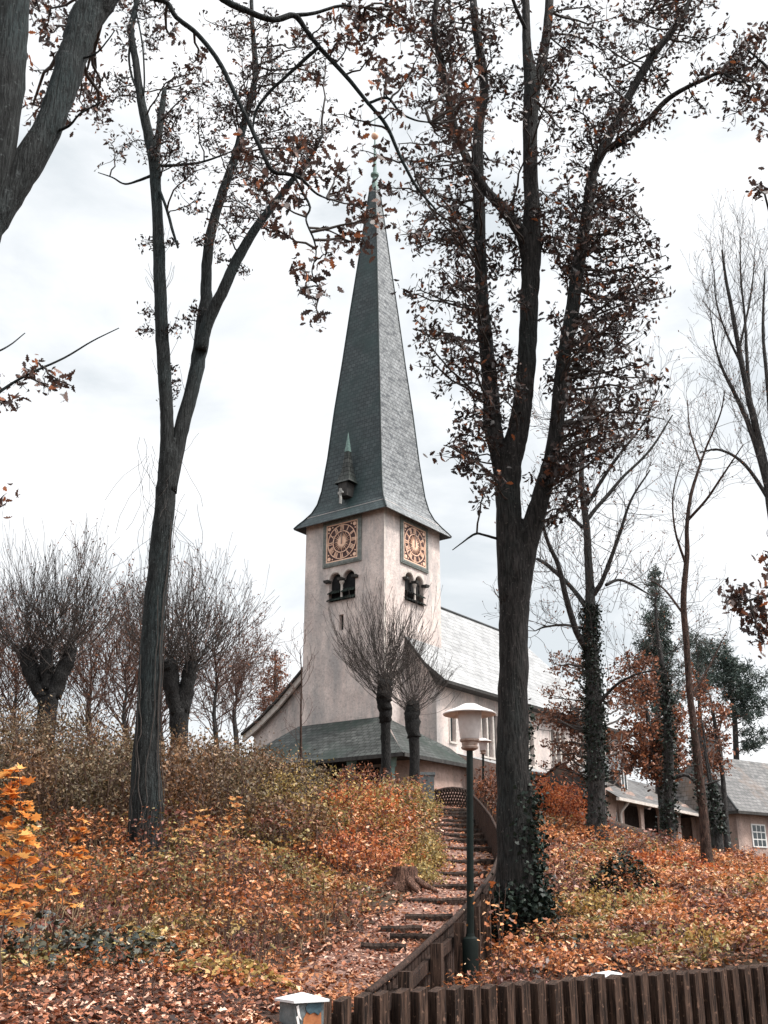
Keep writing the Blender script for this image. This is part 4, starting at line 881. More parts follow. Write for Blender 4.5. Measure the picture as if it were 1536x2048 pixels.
class Tree:
    def __init__(s, name, label, cat, base, bark, twig, leaf, tm, seed, group=None):
        s.root = thing(name, label, cat, tuple(base), group); s.bark, s.twig, s.leafm, s.tm = bark, twig, leaf, tm
        s.rng = np.random.default_rng(seed); s.tb = TB(); s.LP = []; s.LS = []; s.pts = []; s.nl = 0
    def limb(s, pts, Y, Y1=None, name='limb', k=14, jit=.02, ground=False):
        P, R = limb(pts, Y, Y1)
        if len(P) > 3:
            s_ = s.rng.normal(0, 1, (len(P), 3)) * R[:, None] * .03; s_[0] = 0; P = P + s_
        if ground:
            z = zg1(P[0][0], P[0][1]); P = np.vstack([[P[0][0], P[0][1], z - .35], [P[0][0], P[0][1], z + .02], P[1:]]); R = np.concatenate([[R[0] * 1.35, R[0] * 1.12], R[1:]])
        t = TB(); t.tube(P, R, k, True, jit, s.rng); t.build(name, s.bark, s.root); s.pts.append(np.column_stack([P, R])); s.nl += 1
        return P, R
    def attach(s, c, low=1.2):
        A = np.concatenate(s.pts); d = np.linalg.norm(A[:, :3] - c, axis=1) + low * np.maximum(0, A[:, 2] - c[2] + .25 * np.linalg.norm((A[:, :3] - c)[:, :2], axis=1)); i = int(np.argmin(d)); return A[i, :3], A[i, 3]
    def path(s, p0, p1, bend=.15, n=7):
        r = s.rng; L = np.linalg.norm(p1 - p0); m = (p0 + p1) / 2 + r.normal(0, 1, 3) * L * bend; t = np.linspace(0, 1, n)[:, None]
        q = (1 - t) ** 2 * p0 + 2 * t * (1 - t) * m + t * t * p1; q[1:-1] += r.normal(0, L * .02, (n - 2, 3)); return q
    def cluster(s, c, R, ntw=10, nl=9, ls=.11, flat=.8, tw=.006, r0=None, p0=None):
        r = s.rng
        if p0 is None: p0, rr = s.attach(c)
        L = np.linalg.norm(c - p0); r0 = r0 or min(.035, .008 + .010 * L)
        q = s.path(p0, c); s.tb.tube(q, np.linspace(r0, tw * 1.1, len(q)), 5)
        dm = unit(c - p0)
        for _ in range(ntw):
            t = r.uniform(.45, 1); i = t * (len(q) - 1); i0 = min(int(i), len(q) - 2); st = q[i0] + (q[i0 + 1] - q[i0]) * (i - i0)
            d = unit(unit(r.normal(0, 1, 3)) * np.array([1, 1, flat]) + .45 * dm + np.array([0, 0, .12])); ln = R * r.uniform(.45, 1.1)
            w_ = [st]
            for k in range(4): d = unit(d + r.normal(0, .28, 3)); w_.append(w_[-1] + d * ln / 4)
            w_ = np.array(w_); s.tb.tube(w_, np.linspace(tw, tw * .35, 5), 3)
            for k in range(nl):
                t = 1 - .7 * r.random() ** 2.0; i = t * 4; i0 = min(int(i), 3); p = w_[i0] + (w_[i0 + 1] - w_[i0]) * (i - i0) + r.normal(0, ls * .55, 3)
                s.LP.append(p); s.LS.append(ls * r.uniform(.6, 1.25))
    def clusters(s, L, Y, dy=1.2, **kw):
        for c in L:
            u, v, rp = c[:3]; y = Y + s.rng.uniform(-dy, dy); p = at(u, v, y); s.cluster(p, rp * depth(p) / F, **kw)
    def region(s, poly, n, rp, Y, dy=1.2, **kw):
        poly = np.array(poly, float); lo, hi = poly.min(0), poly.max(0); out = []
        while len(out) < n:
            q = s.rng.uniform(lo, hi); ins = False; j = len(poly) - 1
            for i in range(len(poly)):
                if (poly[i, 1] > q[1]) != (poly[j, 1] > q[1]) and q[0] < (poly[j, 0] - poly[i, 0]) * (q[1] - poly[i, 1]) / (poly[j, 1] - poly[i, 1]) + poly[i, 0]: ins = not ins
                j = i
            if ins and (not out or min(math.hypot(q[0] - a[0], q[1] - a[1]) for a in out) > rp * .55 * s.rng.uniform(.3, 1)): out.append((q[0], q[1], rp * s.rng.uniform(.7, 1.25)))
        s.clusters(out, Y, dy, **kw)
    def bare(s, p, d, L, r0, lev, leaf=0, ls=.06, up=.12, ang=.75, nchild=4, wig=.16):
        r = s.rng; q = [p]; n = 6; d = unit(d)
        for k in range(n):
            d = unit(d + r.normal(0, wig, 3) + np.array([0, 0, up])); q.append(q[-1] + d * L / n)
        q = np.array(q); s.tb.tube(q, np.linspace(r0, max(.00017 * max(8, p[1]), r0 * .45), n + 1), 6 if r0 > .03 else (4 if r0 > .01 else 3))
        if lev == 0:
            for _ in range(int(leaf) + int(r.random() < leaf % 1)): s.LP.append(q[r.integers(2, n + 1)] + r.normal(0, .04, 3)); s.LS.append(ls * r.uniform(.6, 1.2))
            return
        for c in range(nchild):
            t = r.uniform(.3, 1); i = min(int(t * n), n - 1); dd = unit(q[i + 1] - q[i]); x = unit(np.cross(dd, r.normal(0, 1, 3))); a = ang * r.uniform(.5, 1.2)
            s.bare(q[i + 1], dd * math.cos(a) + x * math.sin(a), L * r.uniform(.45, .75), r0 * r.uniform(.4, .62), lev - 1, leaf, ls, up, ang, nchild, wig)
    def ivy(s, P, R, t0, t1, n, sz=.075, out=.06, side=None):
        r = s.rng; k = len(P) - 1; L = []
        for _ in range(n):
            t = r.uniform(t0, t1) * k; i = min(int(t), k - 1); c = P[i] + (P[i + 1] - P[i]) * (t - i); rad = R[i]
            a = r.uniform(0, 2 * math.pi) if side is None else r.normal(side[0], side[1]); L.append(c + np.array([math.cos(a), math.sin(a), 0]) * (rad + abs(r.normal(0, out))) + np.array([0, 0, r.normal(0, .05)]))
        return leafmesh('ivy', L, sz * r.uniform(.6, 1.2, len(L)), M['l_ivy'], s.root, IVY, r, .1, .4)
    def done(s, up=-1, curl=.9):
        if s.tb.n: s.tb.build('twigs', s.twig, s.root)
        if s.LP: leafmesh('foliage', s.LP, s.LS, s.leafm, s.root, s.tm, s.rng, 0.0, curl)

# --- left oak, forked like a Y
Y = 19
T = Tree('oak_tree', 'tall forked oak with dry brown leaves standing in the shrubs on the left bank', 'tree', gp(278, Y), M['oakbark'], M['twig'], M['l_oak'], OAK, 21)
P0, R0 = T.limb([(276, 1745, 86), (287, 1690, 70), (292, 1600, 66), (292, 1500, 52), (298, 1400, 47), (306, 1250, 44), (320, 1110, 42), (333, 980, 40), (340, 915, 42), (346, 878, 26)], Y, name='trunk', k=20, ground=True)
T.limb([(334, 985, 34), (335, 920, 32), (334, 850, 27), (331, 780, 27), (326, 700, 27), (321, 600, 25), (318, 500, 24), (313, 400, 21), (308, 318, 24), (295, 262, 20), (282, 200, 17), (271, 120, 14), (262, 60, 13), (272, 10, 10), (280, -60, 8)], Y, Y - .4)
T.limb([(337, 985, 34), (350, 910, 33), (366, 845, 30), (384, 780, 28), (400, 700, 30), (408, 640, 31), (413, 600, 25), (412, 560, 22), (419, 480, 20), (440, 400, 18), (468, 320, 16), (490, 240, 14), (511, 150, 12), (505, 60, 9), (502, -30, 7)], Y, Y + .5)
T.limb([(401, 700, 24), (415, 645, 25), (443, 587, 23), (474, 520, 21), (508, 462, 18), (545, 412, 15), (586, 358, 11), (618, 320, 8), (645, 270, 5)], Y, Y - .6)
T.limb([(309, 318, 18), (317, 270, 15), (323, 225, 13), (329, 178, 9)], Y, Y + .2, 'broken_stub', 10)
T.limb([(306, 350, 7), (280, 360, 6), (250, 368, 4), (225, 355, 3), (196, 345, 2)], Y, Y - .7, 'dead_limb', 6)
T.limb([(322, 332, 7), (360, 330, 6), (400, 325, 5), (440, 312, 4), (470, 300, 3)], Y, Y + .5, 'limb', 6)
T.limb([(268, 60, 5), (258, 110, 5), (266, 160, 5), (287, 190, 4), (286, 100, 4), (272, 20, 3)], Y - .35, Y - .35, 'loose_branch', 6)
T.limb([(320, 382, 6), (334, 420, 6), (345, 460, 6), (356, 496, 4)], Y - .3, Y - .3, 'broken_branch', 7)
kw = dict(ntw=11, nl=6, ls=.095, tw=.008)
T.region([(230, 0), (330, -20), (345, 90), (300, 130), (260, 130), (235, 70)], 9, 34, Y, .9, **kw)
T.region([(205, 150), (345, 170), (345, 300), (290, 330), (215, 290)], 12, 34, Y, .9, **kw)
T.region([(350, 150), (470, 120), (560, 60), (690, 30), (700, 200), (650, 290), (585, 380), (520, 440), (450, 470), (390, 400), (350, 330)], 62, 42, Y, 1.3, **kw)
T.region([(400, 20), (560, 20), (560, 120), (420, 120)], 9, 34, Y, 1, **kw)
T.clusters([(285, 490, 26), (338, 490, 16), (300, 622, 26), (342, 655, 26), (292, 665, 22), (352, 770, 24), (345, 800, 18), (378, 612, 24), (445, 520, 26), (432, 470, 24), (470, 470, 26), (490, 540, 16), (395, 480, 18), (362, 640, 18), (350, 740, 18)], Y, .3, ntw=7, nl=7, ls=.09)
T.clusters([(590, 250, 40), (620, 300, 36), (570, 320, 36), (600, 200, 36)], Y, .6, ntw=13, nl=9, ls=.10)
for u, v in ((300, 615), (315, 640), (370, 640), (352, 690), (330, 480), (290, 560), (405, 450), (362, 560), (300, 740), (390, 740)):
    p, _ = T.attach(at(u, v + 40, Y))
    for _ in range(5): T.bare(p, np.array([T.rng.normal(0, .5), T.rng.normal(0, .3), 1]), .8, .006, 0, up=.25)
for _ in range(34):                              # hanging bine threads beside the stem
    u = T.rng.choice([300, 312, 375, 365, 290, 322]) + T.rng.normal(0, 14); v = T.rng.uniform(850, 1180); p = at(u, v, Y); q = [p]
    d = np.array([T.rng.normal(0, .3), T.rng.normal(0, .3), -1.])
    for k in range(8): d = unit(d + np.array([T.rng.normal(0, .3), T.rng.normal(0, .3), -.1])); q.append(q[-1] + d * .2)
    T.tb.tube(np.array(q), .004, 3)
vt = TB()
for k in range(6):                               # old climbing stems on the trunk
    a = T.rng.uniform(-2.6, .2); n_ = 26; i0 = T.rng.integers(1, 4); idx = np.linspace(i0, len(P0) * T.rng.uniform(.45, .75), n_); q = []
    for i in idx:
        i_ = min(int(i), len(P0) - 2); c = P0[i_] + (P0[i_ + 1] - P0[i_]) * (i - i_); a += T.rng.normal(0, .07); q.append(c + np.array([math.cos(a), math.sin(a), 0]) * (R0[i_] * 1.06 + .015))
    vt.tube(crom(np.array(q), 2), T.rng.uniform(.005, .011), 5)
vt.build('climbing_stems', M['twig'], T.root)
T.done()

# --- big three-stemmed oak on the right
Y = 14.5
T = Tree('oak_tree', 'thick oak splitting into three stems with ivy at its foot, right of the steps', 'tree', gp(1037, Y), M['oakbark2'], M['twig'], M['l_oak'], OAK, 22)
P0, R0 = T.limb([(1040, 1882, 112), (1036, 1800, 88), (1031, 1700, 76), (1028, 1600, 70), (1026, 1500, 65), (1026, 1400, 60), (1027, 1290, 58), (1029, 1200, 60), (1031, 1130, 62), (1034, 1080, 50), (1036, 1040, 26)], Y, name='trunk', k=22, ground=True)
T.limb([(1026, 1210, 54), (1021, 1100, 56), (1016, 1000, 50), (1018, 930, 50), (1030, 885, 46), (1038, 850, 42), (1046, 800, 38), (1052, 740, 37), (1057, 640, 36), (1060, 560, 37), (1063, 480, 40), (1063, 400, 31), (1060, 300, 29), (1062, 210, 31), (1064, 170, 32), (1054, 100, 19), (1052, 30, 16), (1049, -60, 13)], Y, Y)
T.limb([(1014, 1010, 40), (1006, 940, 40), (995, 895, 37), (985, 850, 36), (979, 750, 31), (967, 640, 27), (962, 560, 25), (960, 480, 23), (958, 400, 24), (955, 330, 24), (958, 250, 20), (968, 195, 18), (964, 130, 18), (951, 50, 16), (944, -40, 13)], Y, Y + .3)
T.limb([(1032, 1210, 50), (1052, 1095, 48), (1071, 1030, 40), (1088, 970, 34), (1103, 915, 31), (1113, 850, 29), (1122, 760, 28), (1132, 690, 28), (1144, 625, 28), (1156, 540, 26), (1170, 450, 23), (1186, 345, 20), (1205, 300, 22), (1222, 265, 19), (1248, 210, 17), (1276, 160, 16), (1306, 110, 15), (1340, 68, 13), (1371, 20, 10), (1390, -30, 8)], Y, Y - .4)
T.limb([(1061, 540, 28), (1046, 475, 27), (1033, 452, 25), (1002, 412, 22), (970, 378, 18), (935, 320, 16), (911, 262, 15), (899, 200, 15), (879, 110, 14), (868, 50, 12), (876, -20, 10)], Y, Y - .7)
T.limb([(1068, 190, 22), (1084, 120, 20), (1095, 55, 18), (1101, -30, 16)], Y, Y + .3)
T.limb([(1205, 300, 14), (1242, 285, 14), (1290, 247, 12), (1330, 203, 11), (1368, 178, 9), (1410, 158, 8), (1440, 146, 7), (1470, 160, 5), (1500, 172, 4)], Y, Y - .9, k=8)
T.limb([(1058, 70, 8), (1040, 35, 8), (1026, 0, 7), (1015, -40, 6)], Y, Y - .4, k=7)
T.limb([(996, 1078, 6), (968, 1070, 5), (950, 1068, 5), (925, 1085, 3), (905, 1100, 2)], Y, Y - .3, k=6)
kw = dict(ntw=10, nl=5, ls=.104, tw=.0075)
T.region([(775, 90), (930, 60), (965, 330), (955, 560), (840, 520), (790, 360), (775, 220)], 44, 48, Y, 1.5, **kw)
T.region([(790, 0), (1010, -10), (1020, 120), (790, 110)], 24, 46, Y, 1.4, **kw)
T.region([(795, 600), (840, 540), (1000, 520), (1040, 620), (1020, 840), (940, 880), (860, 790), (840, 680)], 36, 46, Y, 1.4, **kw)
T.region([(870, 860), (970, 850), (990, 980), (900, 960)], 9, 36, Y, .9, **kw)
T.region([(975, 120), (1050, 160), (1050, 700), (985, 700)], 17, 40, Y, 1.3, **kw)
T.region([(1090, 30), (1220, 20), (1350, 80), (1340, 220), (1250, 320), (1290, 360), (1250, 440), (1140, 520), (1080, 500)], 70, 48, Y, 1.5, **kw)
T.region([(1100, 420), (1180, 420), (1310, 440), (1345, 500), (1345, 620), (1290, 640), (1190, 570), (1110, 640)], 42, 42, Y, 1.2, **kw)
T.region([(1150, 640), (1270, 620), (1330, 730), (1335, 860), (1270, 930), (1160, 940), (1110, 880), (1110, 740)], 52, 48, Y, 1.4, **kw)
T.region([(1090, 900), (1200, 920), (1190, 1010), (1110, 1070), (1075, 980)], 10, 34, Y, .9, **kw)
T.region([(1360, 60), (1500, 50), (1545, 150), (1500, 250), (1400, 210)], 17, 42, Y - .6, .6, **kw)
T.region([(1200, 20), (1430, -40), (1430, 30), (1250, 70)], 11, 38, Y, .9, **kw)
T.ivy(P0, R0, .06, .33, 1300, .068, .10, (.0, .75)); T.ivy(P0, R0, .03, .14, 1000, .072, .10, (-1.2, 1.1)); T.ivy(P0, R0, .33, .5, 120, .07, .04, (.1, .4))
T.done()

# --- near trunk and limb at the left edge, with boughs reaching across the top
Y = 8
T = Tree('oak_tree', 'nearest oak whose dark trunk and limb fill the top left corner', 'tree', gp(-190, Y), M['oakbark'], M['twig'], M['l_near'], OAK, 23)
T.limb([(-190, 2000, 130), (-160, 1700, 112), (-120, 1300, 102), (-80, 900, 96), (-78, 640, 92), (-42, 450, 80), (-4, 290, 70), (14, 140, 72), (20, 0, 72), (24, -150, 70)], Y, name='trunk', k=20, ground=True)
T.limb([(-72, 560, 80), (-33, 470, 68), (12, 392, 64), (58, 322, 62), (100, 245, 54), (128, 170, 56), (150, 100, 58), (172, 40, 62), (205, -10, 64), (260, -80, 60), (340, -170, 44), (470, -260, 26)], Y, Y + .6, k=16)
T.limb([(225, -60, 22), (270, -30, 15), (305, -4, 11), (335, 6, 10), (352, 34, 10), (388, 62, 10), (420, 98, 10), (446, 138, 10), (470, 188, 9), (498, 246, 9), (522, 298, 9), (545, 342, 9), (575, 348, 8), (603, 358, 7), (630, 385, 5), (655, 398, 3)], Y + .4, Y + 1.0, k=8)
T.limb([(340, -120, 24), (400, -50, 18), (445, -2, 14), (490, 20, 13), (545, 40, 12), (588, 31, 12), (612, 60, 10), (640, 96, 10), (690, 150, 9), (736, 206, 8), (772, 250, 8), (800, 312, 7), (832, 372, 6), (872, 420, 4)], Y + .6, Y + 1.6, k=8)
T.limb([(588, 31, 9), (630, 26, 7), (680, 12, 6), (730, 15, 4)], Y + 1, Y + 1.2, k=6)
T.limb([(640, 92, 8), (606, 122, 8), (570, 155, 7), (538, 185, 7), (512, 222, 6), (505, 262, 4)], Y + 1.1, Y + 1.4, k=6)
T.limb([(588, 352, 6), (606, 385, 5), (620, 415, 5), (612, 440, 4), (628, 480, 4), (632, 510, 3), (624, 545, 3), (640, 580, 2)], Y + .9, Y + 1, k=6)
T.limb([(738, 206, 6), (775, 196, 6), (800, 225, 5), (830, 240, 4), (860, 245, 3)], Y + 1.3, Y + 1.5, k=6)
T.limb([(116, 262, 7), (140, 250, 5), (160, 228, 4), (195, 208, 3), (218, 196, 2)], Y + .2, Y - .2, k=6)
T.limb([(-80, 860, 16), (-30, 810, 9), (10, 776, 6), (62, 746, 5), (128, 716, 4), (185, 682, 3), (238, 656, 2)], Y - .3, Y, k=6)
T.limb([(-60, 720, 9), (-10, 705, 5), (20, 690, 3), (50, 666, 2)], Y - .2, Y, k=6)
T.limb([(150, 120, 6), (190, 108, 4), (216, 80, 3), (230, 60, 2)], Y + .3, Y + .1, k=6)
kw = dict(ntw=6, nl=4, ls=.105, tw=.004)
T.clusters([(600, 575, 34), (650, 590, 30), (640, 632, 18), (662, 505, 26), (610, 545, 22)], Y + 1, .15, **kw)
T.clusters([(700, 330, 36), (735, 425, 30), (690, 475, 28), (765, 375, 30), (640, 330, 30), (800, 470, 26), (720, 300, 26), (780, 430, 24), (745, 500, 22), (680, 400, 26)], Y + 1.3, .25, ntw=7, nl=5, ls=.105, tw=.004)
T.clusters([(560, 330, 30), (600, 290, 34), (625, 345, 30), (590, 395, 26), (520, 380, 26), (470, 300, 24), (545, 400, 22), (510, 440, 20)], Y + .9, .25, ntw=8, nl=5, ls=.105, tw=.004)
T.region([(690, 30), (860, 20), (900, 150), (860, 260), (760, 230), (700, 120)], 13, 34, Y + 1.4, .4, ntw=7, nl=5, ls=.105, tw=.004)
T.region([(860, 150), (1010, 130), (1000, 330), (900, 330)], 8, 34, Y + 1.9, .4, ntw=7, nl=5, ls=.11, tw=.004)
T.clusters([(660, 40, 30), (700, 60, 30), (590, 80, 26), (630, 150, 26), (700, 20, 30), (660, 230, 24), (380, 120, 22), (345, 60, 22)], Y + 1.1, .3, **kw)
T.clusters([(35, 765, 34), (70, 740, 26), (15, 805, 24), (8, 990, 12), (100, 775, 20), (150, 775, 10)], Y - .1, .15, ntw=6, nl=4, ls=.085, tw=.0035)
T.region([(50, 40), (100, 20), (110, 90), (70, 260), (40, 300), (40, 150)], 7, 32, Y + 2.2, .3, ntw=8, nl=7, ls=.09, tw=.004)
T.region([(150, 150), (215, 170), (200, 240), (110, 300), (90, 320)], 6, 28, Y + 2.2, .3, ntw=8, nl=7, ls=.085, tw=.004)
T.clusters([(10, 20, 22), (70, 5, 22), (110, 20, 26), (90, 60, 20)], Y + 1.8, .3, ntw=7, nl=6, ls=.09, tw=.004)
T.done()

# --- oak just outside the right edge, boughs with reddish leaves reaching in
Y = 12
T = Tree('oak_tree', 'oak beyond the right edge, only its reddish leaf sprays reaching into view', 'tree', gp(1700, Y), M['oakbark2'], M['twig'], M['l_near'], OAK, 24)
T.limb([(1700, 1950, 100), (1690, 1700, 80), (1685, 1300, 72), (1675, 900, 64), (1665, 500, 54), (1660, 100, 42), (1660, -200, 30)], Y, name='trunk', k=16, ground=True)
T.limb([(1680, 1250, 24), (1630, 1180, 16), (1580, 1170, 10), (1540, 1190, 7), (1500, 1200, 4)], Y, Y - .6, k=8)
T.limb([(1672, 800, 20), (1620, 720, 14), (1580, 600, 9), (1550, 470, 6), (1530, 390, 4)], Y, Y - .4, k=8)
T.limb([(1664, 400, 24), (1620, 280, 14), (1570, 180, 9), (1530, 130, 6), (1495, 100, 4)], Y, Y + .2, k=8)
kw = dict(ntw=7, nl=6, ls=.115, tw=.004)
T.clusters([(1520, 375, 22), (1500, 90, 36), (1525, 150, 34), (1490, 215, 28), (1530, 60, 30), (1510, 250, 22)], Y, .3, **kw)
T.clusters([(1515, 1195, 38), (1480, 1215, 30), (1530, 1240, 34), (1500, 1255, 26), (1525, 1105, 26), (1540, 1060, 26), (1460, 1190, 18), (1530, 1290, 20)], Y - .4, .2, **kw)
T.done()

# --- ivy-clad slender tree behind the big oak
Y = 30
T = Tree('slender_tree', 'slender forked tree with dark ivy up its trunk, in front of the arcade', 'tree', gp(1194, Y), M['bark'], M['twig'], M['l_sparse'], LOBE, 25)
P0, R0 = T.limb([(1194, 1662, 44), (1193, 1600, 36), (1191, 1500, 34), (1188, 1400, 32), (1183, 1300, 28), (1180, 1230, 24), (1180, 1180, 19), (1176, 1110, 16), (1173, 1050, 14), (1164, 980, 12), (1164, 920, 9), (1174, 850, 7), (1190, 780, 5), (1210, 720, 3)], Y, name='trunk', k=12, ground=True)
br = [[(1174, 1300, 15), (1152, 1262, 13), (1132, 1195, 12), (1116, 1130, 10), (1096, 1085, 8), (1086, 1040, 6), (1092, 990, 4)], [(1170, 1210, 11), (1146, 1178, 9), (1118, 1150, 9), (1092, 1128, 8), (1074, 1118, 6)],
      [(1182, 1195, 12), (1200, 1170, 10), (1216, 1132, 9), (1240, 1065, 7), (1262, 1000, 5), (1300, 940, 3)], [(1174, 1040, 9), (1196, 1012, 8), (1216, 990, 8), (1245, 955, 6), (1300, 900, 5), (1345, 830, 3)],
      [(1174, 1010, 8), (1210, 950, 7), (1238, 910, 6), (1262, 880, 5), (1292, 838, 4), (1320, 770, 2)], [(1166, 1055, 8), (1146, 1036, 7), (1132, 1012, 6), (1136, 985, 4), (1150, 950, 3)], [(1212, 1170, 7), (1236, 1160, 6), (1262, 1168, 5), (1300, 1190, 3)],
      [(1166, 930, 6), (1150, 900, 5), (1128, 870, 3), (1110, 840, 2)], [(1188, 1420, 8), (1230, 1372, 6), (1270, 1350, 4), (1310, 1340, 3)], [(1180, 1260, 7), (1130, 1250, 5), (1090, 1254, 4), (1070, 1262, 2)]]
for i, b_ in enumerate(br):
    P, R = T.limb(b_, Y, Y + T.rng.uniform(-1.5, 1.5), k=7)
    for j in range(3, len(P), 3):
        d = unit(P[min(j + 1, len(P) - 1)] - P[j - 1])
        for _ in range(2): T.bare(P[j], d + T.rng.normal(0, .7, 3), 1.2, .012, 2, .8, .075, .08, .7, 3)
for j in range(18, len(P0), 4):
    for _ in range(2): T.bare(P0[j], np.array([T.rng.normal(0, .8), T.rng.normal(0, .8), .7]), 1.3, .012, 2, .7, .075, .08, .7, 3)
T.ivy(P0, R0, .12, .42, 3600, .085, .08); T.ivy(P0, R0, .02, .12, 120, .10, .05)
T.region([(1070, 1330), (1160, 1300), (1180, 1480), (1080, 1470)], 16, 26, Y + 3, 1.5, ntw=7, nl=8, ls=.12)
T.region([(1060, 1370), (1160, 1370), (1175, 1560), (1080, 1540)], 26, 28, Y + 3, 1.2, ntw=8, nl=8, ls=.12)
T.region([(1190, 1380), (1250, 1400), (1250, 1560), (1200, 1540)], 12, 26, Y + 3, 1.2, ntw=8, nl=8, ls=.12)
T.done()

# --- leaning slim tree
Y = 26
T = Tree('slim_tree', 'slim leaning brown tree on the orange slope in front of the arcade', 'tree', gp(1411, Y), M['brownbark'], M['twig'], M['l_sparse'], LOBE, 26)
P0, R0 = T.limb([(1411, 1692, 22), (1405, 1610, 18), (1396, 1530, 17), (1387, 1450, 14), (1379, 1380, 13), (1373, 1290, 13), (1367, 1200, 12), (1374, 1110, 10), (1374, 1050, 8), (1382, 990, 7), (1400, 930, 5), (1418, 880, 3)], Y, name='trunk', k=10, ground=True)
br = [[(1376, 1040, 6), (1412, 1000, 5), (1446, 950, 4), (1486, 890, 2)], [(1372, 1130, 6), (1350, 1060, 4), (1346, 990, 3), (1360, 930, 2)], [(1380, 1400, 6), (1420, 1330, 4), (1450, 1270, 2)], [(1368, 1230, 5), (1330, 1180, 4), (1300, 1160, 2)], [(1402, 930, 4), (1380, 860, 3), (1375, 800, 2)], [(1410, 900, 4), (1440, 830, 3), (1450, 780, 2)]]
for b_ in br:
    P, R = T.limb(b_, Y, Y + T.rng.uniform(-1, 1), k=6)
    for j in range(3, len(P), 3):
        for _ in range(2): T.bare(P[j], unit(P[min(j + 1, len(P) - 1)] - P[j - 1]) + T.rng.normal(0, .6, 3), .9, .008, 2, .6, .06, .1, .7, 3)
for j in range(25, len(P0), 4): T.bare(P0[j], np.array([T.rng.normal(0, .8), T.rng.normal(0, .8), .9]), 1., .008, 2, .5, .06, .1, .7, 3)
T.ivy(P0, R0, .1, .3, 260, .07, .05, (2.8, .9))
T.done()

# --- second ivy trunk before the arcade
Y = 34
T = Tree('ivy_tree', 'dark ivy wrapped trunk rising between the arcade arches', 'tree', gp(1340, Y), M['bark'], M['twig'], M['l_sparse'], LOBE, 27)
P0, R0 = T.limb([(1340, 1672, 24), (1338, 1600, 20), (1337, 1500, 19), (1334, 1420, 15), (1328, 1350, 11), (1318, 1290, 8), (1312, 1230, 5), (1310, 1180, 3)], Y, name='trunk', k=10, ground=True)
P, R = T.limb([(1337, 1560, 9), (1372, 1550, 7), (1400, 1570, 5), (1440, 1560, 3)], Y, Y - .5, k=6)
T.ivy(P0, R0, .05, .62, 1500, .11, .10)
for j in range(14, len(P0), 2): T.bare(P0[j], np.array([T.rng.normal(0, 1), T.rng.normal(0, 1), .3]), 1.6, .014, 2, 1, .09, .06, .7, 3)
T.done()
Y = 37
T = Tree('ivy_tree', 'short ivy grown trunk beside the dark side of the gatehouse roof', 'tree', gp(1432, Y), M['bark'], M['twig'], M['l_sparse'], LOBE, 28)
P0, R0 = T.limb([(1434, 1676, 24), (1430, 1640, 18), (1428, 1600, 12), (1422, 1560, 6), (1412, 1500, 4), (1404, 1440, 3)], Y, name='trunk', k=10, ground=True)
T.limb([(1429, 1605, 7), (1418, 1560, 5), (1412, 1520, 4), (1406, 1480, 2)], Y, Y - .3, k=6)
T.ivy(P0, R0, .05, .6, 700, .11, .10)
for j in range(15, len(P0), 2): T.bare(P0[j], np.array([T.rng.normal(0, 1), T.rng.normal(0, 1), .8]), 1.2, .010, 2, 1, .09, .06, .7, 3)
T.done()

# --- tall bare tree at the right edge
Y = 28
T = Tree('bare_tree', 'tall nearly bare tree with fine upright branches at the right edge', 'tree', gp(1580, Y), M['bark'], M['twig'], M['l_sparse'], LOBE, 29)
P0, R0 = T.limb([(1585, 1700, 34), (1572, 1400, 26), (1556, 1150, 22), (1538, 980, 18), (1522, 900, 16), (1508, 840, 14), (1494, 780, 12), (1478, 700, 10), (1464, 620, 8), (1452, 560, 6), (1444, 500, 4)], Y, name='trunk', k=10, ground=True)
br = [[(1538, 985, 13), (1516, 905, 11), (1492, 835, 10), (1466, 780, 8), (1446, 740, 6), (1430, 690, 4), (1420, 620, 2)], [(1500, 800, 8), (1494, 720, 7), (1490, 640, 5), (1482, 560, 4), (1480, 480, 2)], [(1550, 1000, 12), (1545, 900, 10), (1536, 780, 8), (1526, 660, 6), (1530, 540, 3)], [(1484, 730, 6), (1450, 660, 4), (1432, 600, 3), (1428, 540, 2)], [(1545, 1010, 9), (1490, 930, 7), (1440, 900, 5), (1400, 905, 3)], [(1478, 700, 5), (1500, 600, 4), (1510, 520, 2)]]
for b_ in br:
    P, R = T.limb(b_, Y, Y + T.rng.uniform(-1.5, 1.5), k=7)
    for j in range(4, len(P), 2):
        for _ in range(2): T.bare(P[j], unit(P[min(j + 1, len(P) - 1)] - P[j - 1]) + T.rng.normal(0, .5, 3), 1.1, .010, 2, .45, .06, .14, .55, 3)
for j in range(22, len(P0), 2): T.bare(P0[j], unit(np.array([T.rng.normal(0, .7), T.rng.normal(0, .7), 1])), 1.1, .010, 2, .45, .06, .14, .55, 3)
T.done()

